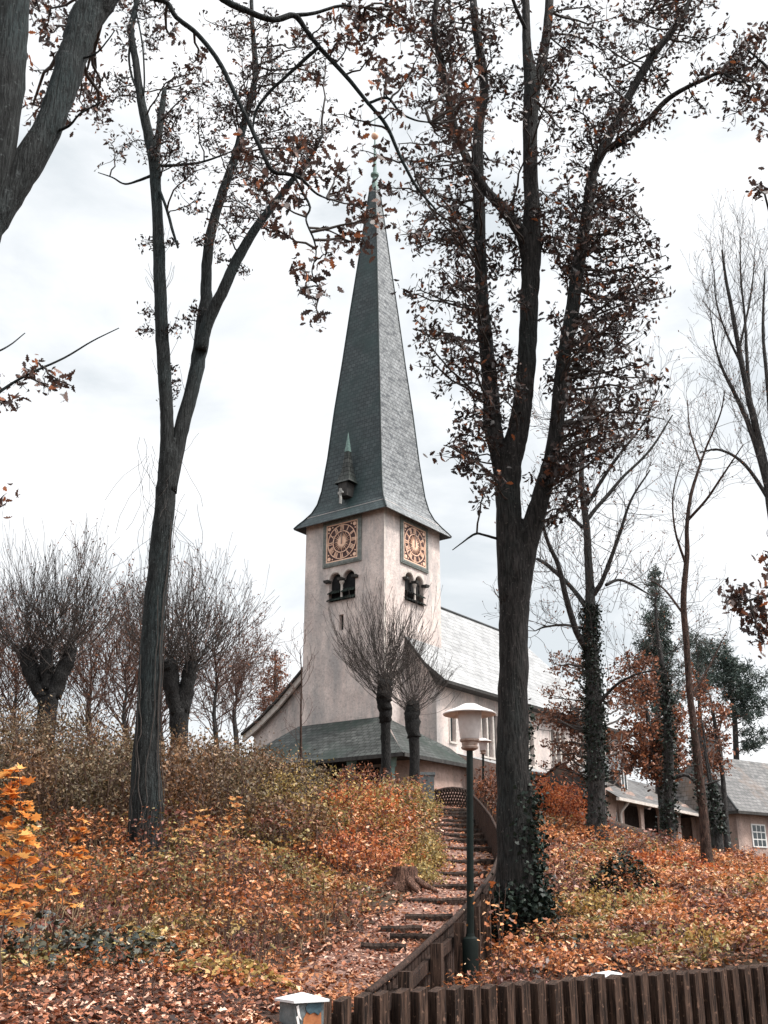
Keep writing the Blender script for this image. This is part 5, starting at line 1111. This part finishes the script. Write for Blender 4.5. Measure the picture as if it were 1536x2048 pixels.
# --- pollarded limes
def pollard(name, label, trunk, heads, Y, nsh, lens, spread, seed, leaf=0, low=.0, r_sh=.012, bark='darkbark', group='pollarded limes', tops=None):
    T = Tree(name, label, 'tree', gp(trunk[0][0], Y), M[bark], M['twig'], M['l_sparse'], OVAL, seed, group)
    P0, R0 = T.limb(trunk, Y, name='trunk', k=12, jit=.05, ground=True)
    for h in heads: T.limb(h, Y, Y + T.rng.uniform(-.4, .4), 'knuckle', 10, .10)
    for k in range(nsh):
        h = heads[k % len(heads)]; j = T.rng.integers(len(h) // 2, len(h)); u, v, w_ = h[j]; p = at(u + T.rng.uniform(-.45, .45) * w_, v + T.rng.uniform(-.3, .3) * w_, Y + T.rng.uniform(-.3, .3))
        a = T.rng.uniform(-1, 1) * spread; d = np.array([math.sin(a), T.rng.uniform(-.8, .8) * spread * .6, math.cos(a) + low])
        T.bare(p, d, lens * T.rng.uniform(.55, 1.05) * (1 - .22 * abs(a) / max(spread, .1)), r_sh * T.rng.uniform(.7, 1.3), 2 if T.rng.random() < .5 else 1, leaf, .07, .10, .36, 3, .08)
    T.done()
pollard('pollarded_lime', 'pollarded lime with a broad fan of bare shoots at the left edge', [(88, 1560, 40), (90, 1480, 37), (95, 1420, 39), (98, 1390, 43)], [[(90, 1400, 29), (70, 1360, 32), (58, 1325, 35), (50, 1300, 29)], [(106, 1395, 30), (122, 1350, 30), (136, 1315, 29), (140, 1295, 22)], [(96, 1380, 29), (94, 1340, 29), (92, 1300, 26)]], 30, 150, 2.5, 1.25, 31, .18, .1, .013)
pollard('pollarded_lime', 'pollarded lime with a ragged head half hidden behind the left oak', [(358, 1560, 36), (358, 1480, 35), (358, 1420, 39)], [[(356, 1430, 33), (345, 1380, 35), (340, 1340, 32), (335, 1320, 26)], [(362, 1425, 32), (374, 1375, 30), (380, 1340, 29), (384, 1322, 22)]], 32, 130, 2.3, 1.35, 32, .3, .05, .013)
pollard('pollarded_lime', 'taller pollarded lime with a dense fan of shoots in front of the church tower', [(773, 1566, 22), (772, 1500, 19), (771, 1440, 21)], [[(771, 1445, 24), (770, 1420, 27), (768, 1400, 30), (769, 1380, 30), (771, 1360, 24)]], 44, 140, 2.7, 1.45, 33, 0, .10, .011, 'darkbark')
pollard('pollarded_lime', 'smaller pollarded lime with a stubby head right of the taller one, by the porch', [(828, 1582, 22), (829, 1520, 20), (828, 1470, 22)], [[(828, 1475, 26), (826, 1445, 30), (825, 1422, 32), (826, 1405, 26)]], 42, 90, 1.9, 1.45, 34, 0, .05, .010, 'darkbark')

# --- background trees
def bgtree(name, label, base_u, Y, trunk, leafmat, polys, tm, seed, ls, ntw=8, nl=10, bark='bark', twig='twig', nb=0, L=3, leaf=1, group=None, tw=.012):
    T = Tree(name, label, 'tree', gp(base_u, Y), M[bark], M[twig], M[leafmat] if leafmat else None, tm, seed, group)
    P0, R0 = T.limb(trunk, Y, name='trunk', k=8, ground=True)
    for poly, n, rp in polys: T.region(poly, n, rp, Y, Y * .04, ntw=ntw, nl=nl, ls=ls, tw=tw, flat=.3 if leafmat == 'l_pine' else .8)
    for k in range(nb):
        j = T.rng.integers(len(P0) // 3, len(P0)); a = T.rng.uniform(0, 2 * math.pi); T.bare(P0[j], np.array([math.cos(a), math.sin(a), .9]), L * T.rng.uniform(.6, 1.1), .03, 3, leaf, ls, .08, .7, 3)
    T.done(); return T
bgtree('beech_tree', 'russet leaved beech between the two ivy trunks above the arcade', 1328, 44, [(1328, 1660, 16), (1318, 1560, 13), (1298, 1450, 10), (1280, 1350, 6), (1276, 1300, 3)], 'l_beech', [([(1230, 1330), (1310, 1310), (1330, 1390), (1270, 1420), (1220, 1400)], 24, 30), ([(1225, 1450), (1330, 1440), (1360, 1560), (1250, 1540)], 46, 32), ([(1340, 1400), (1400, 1420), (1400, 1540), (1350, 1530)], 18, 28)], LOBE, 41, .17)
bgtree('beech_tree', 'russet beech behind the slim leaning tree, left of the house chimney', 1450, 46, [(1452, 1660, 14), (1446, 1560, 10), (1430, 1450, 8), (1420, 1390, 4)], 'l_beech', [([(1395, 1400), (1450, 1400), (1450, 1540), (1400, 1560)], 22, 28), ([(1360, 1330), (1420, 1330), (1420, 1390), (1370, 1400)], 6, 22)], LOBE, 42, .15)
bgtree('pine_tree', 'dark green pine with flat tiers of needles above the house on the right', 1475, 74, [(1478, 1650, 16), (1474, 1550, 13), (1470, 1450, 11), (1462, 1380, 8), (1450, 1320, 5)], 'l_pine', [([(1385, 1300), (1450, 1290), (1500, 1330), (1540, 1360), (1540, 1390), (1400, 1370)], 40, 24), ([(1440, 1385), (1545, 1380), (1545, 1440), (1450, 1430)], 17, 22), ([(1490, 1450), (1545, 1450), (1545, 1500), (1495, 1490)], 7, 20)], NEEDLE, 43, .30, 9, 16)
bgtree('spruce_tree', 'thin dark spruce pointing above the russet beech on the right', 1315, 62, [(1318, 1650, 16), (1316, 1450, 12), (1314, 1300, 8), (1312, 1190, 4), (1311, 1130, 2)], 'l_pine', [([(1305, 1140), (1318, 1140), (1335, 1220), (1290, 1220)], 10, 13), ([(1290, 1220), (1335, 1220), (1355, 1310), (1275, 1310)], 34, 20), ([(1275, 1310), (1355, 1310), (1365, 1420), (1260, 1420)], 34, 24)], NEEDLE, 44, .25, 8, 14)
bgtree('pine_tree', 'small dark pine partly hidden behind the slim leaning tree', 1400, 66, [(1398, 1650, 12), (1400, 1450, 9), (1396, 1330, 5), (1392, 1270, 2)], 'l_pine', [([(1370, 1270), (1420, 1270), (1430, 1400), (1360, 1400)], 28, 22)], NEEDLE, 45, .22, 8, 14)
bgtree('larch_tree', 'russet conical larch just left of the church gable', 548, 84, [(552, 1600, 16), (552, 1450, 11), (551, 1350, 6), (550, 1298, 2)], 'l_beech', [([(540, 1300), (560, 1300), (590, 1370), (598, 1440), (505, 1440), (520, 1370)], 34, 17)], LOBE, 46, .2, 8, 11, twig='redtwig')
for k, (u, Y, top, sd) in enumerate([(30, 46, 1330, 51), (180, 48, 1290, 52), (250, 44, 1330, 53), (430, 52, 1310, 54), (470, 80, 1370, 55), (-60, 44, 1320, 56), (320, 52, 1330, 57)]):
    lab = ['low bare tree behind the first pollard at the left edge', 'bare twiggy tree between the two left pollards', 'low twiggy tree just left of the forked oak trunk', 'bare tree with long reaching boughs right of the second left pollard', 'low russet twiggy tree below the larch by the church', 'bare tree at the extreme left edge behind the shrubs', 'twiggy tree behind the forked oak trunk'][k]
    bgtree('twiggy_tree', lab, u, Y, [(u, 1590, 14), (u + 4, 1500, 11), (u - 2, 1430, 8), (u + 3, (1430 + top) / 2, 5), (u, top, 2)], 'l_sparse', [], LOBE, sd, .12, nb=46, L=2.7, leaf=1.8 if k in (1, 4, 2) else 1.2, twig='redtwig', group='bare trees behind the left bank')
T = Tree('sapling', 'thin bare sapling standing against the white bargeboard corner of the tower', 'tree', gp(603, 48), M['brownbark'], M['redtwig'], M['l_sparse'], OVAL, 61)
P0, R0 = T.limb([(603, 1560, 7), (602, 1500, 6), (602, 1420, 4), (603, 1350, 3), (600, 1300, 2)], 48, name='trunk', k=6, ground=True)
for j in range(6, len(P0), 1): T.bare(P0[j], np.array([T.rng.choice([-1, 1]) * .8, T.rng.normal(0, .6), .8]), 1.1, .011, 1, 0, .06, .1, .6, 3)
T.done()

# ------------------------------------------------------------------ shrubs
def shrub(name, label, u, Y, wid, dep, ht, nst, nl, ls, leafm, tm, seed, twig='twig', group=None, cat='shrub', lean=.35, skew=0):
    base = gp(u, Y); root = thing(name, label, cat, tuple(base), group); r = np.random.default_rng(seed); tb = TB(); LP = []
    for k in range(nst):
        x = base[0] + r.uniform(-.5, .5) * wid; y = base[1] + r.uniform(-.5, .5) * dep; e = 1 - .6 * abs((x - base[0]) / wid * 2) ** 2; h = ht * e * r.uniform(.65, 1.08)
        p = np.array([x, y, zg1(x, y) - .05]); d = unit(np.array([(x - base[0]) / wid * lean * 2 + r.normal(0, .15), r.normal(0, .2), 1])); q = [p]
        for j in range(6): d = unit(d + r.normal(0, .12, 3) + np.array([skew, 0, 0])); q.append(q[-1] + d * h / 6)
        q = np.array(q); tb.tube(q, np.linspace(.011, .003, 7), 3)
        for j in range(int(r.integers(2, 5))):
            i = r.integers(2, 6); dd = unit(q[i + 1] - q[i] + r.normal(0, .6, 3)); tb.tube(np.array([q[i], q[i] + dd * h * .12, q[i] + dd * h * .22 + r.normal(0, .03, 3)]), [.005, .004, .002], 3)
        for j in range(nl):
            t = (1 - .82 * r.random() ** 1.2) * 6; i = min(int(t), 5); LP.append(q[i] + (q[i + 1] - q[i]) * (t - i) + r.normal(0, .11, 3) * (1, 1, .7))
    tb.build('stems', M[twig], root); leafmesh('foliage', LP, ls * r.uniform(.55, 1.25, len(LP)), M[leafm], root, tm, r, .15, .6); return root
shrub('golden_shrub', 'dense golden leaved shrub on the bank below the porch roof', 620, 24.5, 3.4, 2.6, 1.65, 90, 60, .075, 'l_gold', OVAL, 71)
shrub('golden_shrub', 'low golden shrub at the left edge of the steep upper steps', 805, 28, 1.4, 2.2, 1.1, 55, 60, .07, 'l_gold', OVAL, 72)
shrub('orange_shrub', 'bright orange red shrub between the golden shrubs left of the steps', 725, 25, 1.9, 2.4, 1.3, 70, 60, .085, 'l_orange', LOBE, 73)
shrub('golden_shrub', 'olive golden shrub in front of the thicket, left of the orange shrub', 540, 22.5, 2.4, 2, 1.5, 70, 55, .07, 'l_gold', OVAL, 74)
shrub('grassy_shrub', 'low yellow green weeds spilling over the left edge of the path', 843, 23.5, .6, 3.4, .45, 60, 40, .06, 'l_gold', OVAL, 75)
shrub('orange_shrub', 'rounded orange brown shrub right of the thick oak, before the church wall', 1112, 33, 2.4, 2, 1.7, 70, 70, .10, 'l_orange', LOBE, 76)
shrub('orange_shrub', 'dark red shrub between the distant lamp and the thick oak', 990, 34, 1.0, 1.5, 1.5, 36, 50, .10, 'l_beech', LOBE, 77)
shrub('dark_shrub', 'dark leaved low shrub at the foot of the porch, behind the golden shrub', 735, 33, 2.4, 1.2, 1.0, 40, 40, .09, 'l_beech', LOBE, 78)
shrub('orange_shrub', 'low glowing orange undergrowth tuft right below the forked oak trunk', 335, 16.3, 1.9, 1.2, .55, 60, 45, .07, 'l_orange', LOBE, 171, cat='shrub')
shrub('golden_shrub', 'yellow green weedy shrub on the open bank, left of the low orange tuft', 190, 15.2, 2.2, 1.3, .6, 60, 45, .065, 'l_gold', OVAL, 172)
shrub('golden_shrub', 'yellow green weedy shrub around the pale rock on the bank', 545, 18.4, 1.8, 1.2, .6, 55, 45, .065, 'l_gold', OVAL, 173)
shrub('golden_shrub', 'pale olive weeds between the stump and the path', 832, 20.6, .6, 1.4, .4, 40, 36, .06, 'l_gold', OVAL, 174)
shrub('orange_shrub', 'red brown tuft left of the tree stump', 700, 20.6, 1.8, 1.2, .8, 50, 45, .075, 'l_orange', LOBE, 175)
shrub('golden_shrub', 'olive weeds on the right slope below the ivy covered hump', 1230, 17.0, 1.6, 1.3, .35, 45, 26, .065, 'l_gold', OVAL, 176)
shrub('golden_shrub', 'yellow weeds just behind the right half of the picket fence', 1420, 13.2, 1.8, .9, .3, 40, 24, .06, 'l_gold', OVAL, 177)
shrub('orange_shrub', 'orange fern like tuft at the foot of the slim leaning tree', 1320, 24.5, 2.6, 1.6, .5, 60, 45, .085, 'l_orange', LOBE, 178)
# thicket: one dense mass of tall stems
r = np.random.default_rng(80); tb = TB(); LP = []; LS = []
tt_ = thing('thicket', 'dense olive brown thicket covering the bank behind the forked oak', 'thicket', tuple(gp(300, 26)), None, 'stuff')
ux = np.array([-140, 0, 100, 200, 300, 400, 500, 600, 660]); vt_ = np.array([1395, 1405, 1405, 1440, 1470, 1465, 1485, 1520, 1545])
for k in range(1150):
    Y = r.uniform(20.5, 31) if r.random() < .8 else r.uniform(20, 23); u = r.uniform(-140, 650); p = gp(u, Y)
    ztop = at(u, np.interp(u, ux, vt_) + abs(r.normal(0, 15)) - 14, Y)[2]; h = min(max(.5, ztop - p[2]), 3.9 if Y > 24 else 2.1) * r.uniform(.7, 1.03)
    if u > 480 and Y < 24: h *= .6
    d = unit(np.array([r.normal(0, .14), r.normal(0, .14), 1])); q = [p - (0, 0, .05)]
    for j in range(6): d = unit(d + r.normal(0, .10, 3)); q.append(q[-1] + d * h / 6)
    q = np.array(q); tb.tube(q, np.linspace(.013, .004, 7), 3)
    for j in range(3):
        i = r.integers(2, 6); dd = unit(q[i + 1] - q[i] + r.normal(0, .6, 3)); tb.tube(np.array([q[i], q[i] + dd * h * .1, q[i] + dd * h * .2]), [.006, .004, .002], 3)
    for j in range(75):
        t = (1 - .85 * r.random() ** 1.15) * 6; i = min(int(t), 5); LP.append(q[i] + (q[i + 1] - q[i]) * (t - i) + r.normal(0, .15, 3)); LS.append(.075 * r.uniform(.5, 1.3))
tb.build('stems', M['redtwig'], tt_); leafmesh('foliage', LP, LS, M['l_thicket'], tt_, OVAL, r, .1, .6)

def maple(label, u, Y, v_top, tiers, ls, mat_, seed, spread=.28, group='young maples with orange leaves'):
    p = gp(u, Y); zt_ = at(u, v_top, Y)[2]; h = max(.25, zt_ - p[2]); root = thing('maple_sapling', label, 'sapling', tuple(p), group); r = np.random.default_rng(seed); tb = TB(); LP = []; LS = []
    q = np.array([p + np.array([.05 * math.sin(k * 1.3 + seed), 0, h * k / 6]) for k in range(7)]); tb.tube(q, np.linspace(.011, .004, 7), 5)
    for k in range(tiers):
        f_ = .3 + .7 * k / max(1, tiers - 1); c = q[0] + (q[-1] - q[0]) * f_ + np.array([.05 * math.sin(f_ * 8 + seed), 0, 0])
        for j in range(5):
            a = r.uniform(0, 2 * math.pi); rad = spread * r.uniform(.4, 1) * (1.1 - .6 * f_); e = c + np.array([math.cos(a) * rad, math.sin(a) * rad, r.uniform(-.02, .05)]); tb.tube(np.array([c, (c + e) / 2 + np.array([0, 0, .02]), e]), [.004, .003, .002], 3)
            LP.append(e); LS.append(ls * r.uniform(.7, 1.2))
            if r.random() < .5: LP.append((c + e) / 2 + np.array([0, 0, .02])); LS.append(ls * r.uniform(.6, 1))
    tb.build('stem', M['redtwig'], root); leafmesh('foliage', LP, LS, M[mat_], root, MAPLE, r, 1.6, .5); return root
maple('largest maple sapling, with big orange leaves at the left edge', 2, 9.2, 1545, 22, .14, 'l_maple', 91, .3)
maple('slim maple sapling with tiers of orange leaves left of the forked oak', 156, 14, 1645, 8, .125, 'l_maple', 92, .17)
maple('low orange maple sapling between the left edge and the slim one', 112, 13, 1712, 5, .125, 'l_maple', 93, .24)
maple('amber maple sapling nearest the right of the forked oak trunk', 378, 17.5, 1625, 9, .125, 'l_maple2', 94, .42)
maple('tallest amber maple sapling, in the dark gap right of the forked oak', 456, 18.5, 1598, 9, .125, 'l_maple2', 95, .30)
maple('small orange maple sapling in front of the golden shrub', 568, 20, 1638, 5, .10, 'l_maple', 96, .25)
maple('thin amber maple sapling between the two amber ones', 415, 17.8, 1668, 5, .085, 'l_maple2', 97, .30)

# ------------------------------------------------------------------ leaf litter and ground cover
r = np.random.default_rng(100)
def pathdist(x, y):
    q = pc[::3, :2]; out = np.empty(len(x))
    for i in range(0, len(x), 20000): out[i:i + 20000] = np.sqrt(((np.stack([x[i:i + 20000], y[i:i + 20000]], -1)[:, None] - q[None]) ** 2).sum(-1)).min(1)
    return out
def spots(n, y0, y1, um0=-160, um1=1700, pw=1.0):
    Yv = y0 + (y1 - y0) * r.random(n) ** pw; u = r.uniform(um0, um1, n); dn = CP + .12; x = (u - 768) / F * Yv * dn; return x, Yv
def street(x, y):                                # on the street side of the picket fence
    return ((x + .47) * .551 - (y - 9.0) * .834 > -.25) & ((x + .47) * .834 + (y - 9) * .551 > -.3)
x, y = spots(120000, 6.5, 34, pw=1.25); k = ~street(x, y); pdv = pathdist(x, y); k &= (pdv > .5) | (r.random(len(x)) < np.where(y < 15, 1.0, .6)); x, y, pdv = x[k], y[k], pdv[k]
z = zg(x, y) + np.where(pdv < .65, .035, .012) + .02 * r.random(len(x))
tag(leafmesh('leaf_litter', np.stack([x, y, z], -1), (.040 + .0016 * y) * r.uniform(.4, 1.6, len(x)), M['l_litter'], None, LOBE, r, 1.1, .9), kind='stuff')
def vnoise(x, y, s, ph=0):
    return np.sin(x * s + 1.7 * np.sin(y * s * .7 + ph) + ph) * np.cos(y * s * 1.13 + 1.3 * np.sin(x * s * .6 + 2 + ph))
x, y = spots(20000, 9.0, 32, pw=1.2); k = (~street(x, y)) & (pathdist(x, y) > .75 + .25 * r.random(len(x))); x, y = x[k], y[k]
# fewer plants low on the left, where flat litter shows
left_low = (y < 10.7 + .9 * vnoise(x, y, 1.9, 4) + .3 * r.normal(0, 1, len(x))) & (x < .5); k = ~left_low | (r.random(len(x)) < .12); k &= ~((y < 13.6) & (x > -.5) & (x < .3 + (y - 9.5) * .33)); x, y = x[k], y[k]
z = zg(x, y); h = np.clip(.22 + .22 * vnoise(x, y, .9) + .14 * vnoise(x, y, 2.3, 1), .04, .6) * np.where(x > 1.2, 1.0, np.where(y > 11.3, 1.75, .8))
L = []; S = []; tb = TB()
for i in range(len(x)):
    n = int(r.integers(6, 11)); hh = h[i] * r.uniform(.5, 1.2, n); L.append(np.stack([x[i] + r.normal(0, .10, n), y[i] + r.normal(0, .10, n), z[i] + .02 + hh], -1)); S.append((.031 + .0016 * y[i]) * r.uniform(.35, 1.65, n))
    if i % 2 == 0: tb.tube(np.array([[x[i], y[i], z[i] - .02], [x[i] + r.normal(0, .03), y[i] + r.normal(0, .03), z[i] + h[i] * .6], [x[i] + r.normal(0, .06), y[i] + r.normal(0, .06), z[i] + h[i] * 1.2]]), [.005, .004, .002], 3)
uc_ = thing('undergrowth', 'low bramble and fern undergrowth in orange, olive and red over both banks', 'undergrowth', (0, 14, 1), None, 'stuff')
leafmesh('leaves', np.concatenate(L), np.concatenate(S), M['l_cover'], uc_, LOBE, r, .7, .7); tb.build('stems', M['redtwig'], uc_)

# dry grass stalks among the undergrowth
x, y = spots(3000, 10.6, 27, -160, 860, 1.1); k = (~street(x, y)) & (pathdist(x, y) > .8) & ((vnoise(x, y, 1.1, 3) > -.1) | (r.random(len(x)) < .25)) & ~((y < 13.6) & (x > -.6)); x, y = x[k], y[k]; z = zg(x, y); tb = TB()
for i in range(len(x)):
    hh = r.uniform(.15, .62) * (1 if y[i] > 12 else .6); lx, ly = r.normal(0, .38, 2); p = np.array([x[i], y[i], z[i] - .02]); tb.tube(np.array([p, p + (lx * .3 * hh, ly * .3 * hh, hh * .6), p + (lx * hh, ly * hh, hh)]), [.0045, .0035, .0015], 3)
tag(tb.build('dry_grass', M['straw'], None), kind='stuff')
# dark glossy bramble patches
def patch_plant(label, u, Y, wx, wy, ht, n, seed, sz=.085, mat_='l_dark', name='bramble_patch'):
    c = gp(u, Y); root = thing(name, label, 'bramble', tuple(c)); q = np.random.default_rng(seed); tb = TB()
    a = q.uniform(0, 2 * math.pi, n); rr = np.sqrt(q.random(n)); xx = c[0] + np.cos(a) * rr * wx / 2; yy = c[1] + np.sin(a) * rr * wy / 2; zz = zg(xx, yy) + .03 + ht * (1 - rr ** 2) * q.uniform(.3, 1.05, n)
    leafmesh('leaves', np.stack([xx, yy, zz], -1), sz * q.uniform(.6, 1.2, n), M[mat_], root, IVY, q, .8, .5)
    for k in range(n // 25):
        i = q.integers(n); tb.tube(np.array([[c[0] + (xx[i] - c[0]) * .5, c[1] + (yy[i] - c[1]) * .5, zg1(c[0], c[1]) - .02], [(xx[i] + c[0]) / 2, (yy[i] + c[1]) / 2, zz[i] + .05], [xx[i], yy[i], zz[i]]]), [.006, .005, .003], 3)
    tb.build('stems', M['redtwig'], root)
patch_plant('dark glossy bramble at the left edge above the leaf litter', 70, 10.6, 2.0, .9, .35, 420, 111)
patch_plant('dark bramble patch with painted pale highlights left of the gate pier', 240, 10.9, 1.6, .8, .3, 380, 112)
patch_plant('green weeds by the litter, midway between bramble and gate pier', 470, 10.6, 1.2, .7, .22, 260, 113, .07, 'l_gold', 'weed_patch')
patch_plant('dark ivy covered hump on the orange slope right of the thick oak', 1248, 18.6, 1.2, .9, .62, 900, 114, .085, 'l_ivy', 'ivy_hump')
patch_plant('dark leafy patch at the foot of the forked oak', 285, 18.2, 2.2, 1.2, .45, 500, 115, .09)
patch_plant('pale glossy groundcover between the thick oak and the picket fence', 1140, 12.8, 1.5, 1.0, .25, 380, 116, .08)

# stump and rocks
sp = gp(808, 19.6); t = thing('tree_stump', 'weathered brown tree stump with splayed roots left of the steps', 'stump', tuple(sp)); q = np.random.default_rng(120)
mb = TB(); mb.tube([sp + np.array([0, 0, z_]) for z_ in (-.2, -.02, .06, .16, .30, .36)], [.36, .32, .27, .235, .225, .21], 18, True, .06, q); mb.build('bole', M['stump'], t, False)
for a in (-.25, .35, -1.2, 2.8, 3.6):
    tb = TB(); pts = [sp + np.array([math.cos(a) * d_2, math.sin(a) * d_2, z_]) for d_2, z_ in ((.12, .2), (.26, .10), (.42, .02), (.6, -.06))]; tb.tube(np.array(pts), [.08, .075, .055, .03], 8, True, .08, q); tb.build('root', M['stump'], t)
def rock(label, u, Y, sx, sy, sz_, seed, mat_='rock'):
    import bmesh
    c = gp(u, Y); bm = bmesh.new(); bmesh.ops.create_icosphere(bm, subdivisions=3, radius=1); q = np.random.default_rng(seed); w_ = q.normal(0, 1, (5, 3))
    for v_ in bm.verts:
        d = np.array(v_.co); f_ = 1 + .16 * sum(math.sin(3 * (d @ k_)) for k_ in w_) / 2; v_.co = (c[0] + d[0] * sx * f_, c[1] + d[1] * sy * f_, c[2] + .6 * sz_ + d[2] * sz_ * f_)
    me = bpy.data.meshes.new('rock'); bm.to_mesh(me); bm.free(); tag(link('rock', me, M[mat_]), label, 'rock')
rock('pale grey rock among weeds below the golden shrub', 578, 19.4, .2, .15, .10, 131)
rock('dark grey rock beside the low orange maple at left', 90, 13.4, .16, .12, .08, 132, 'concrete')
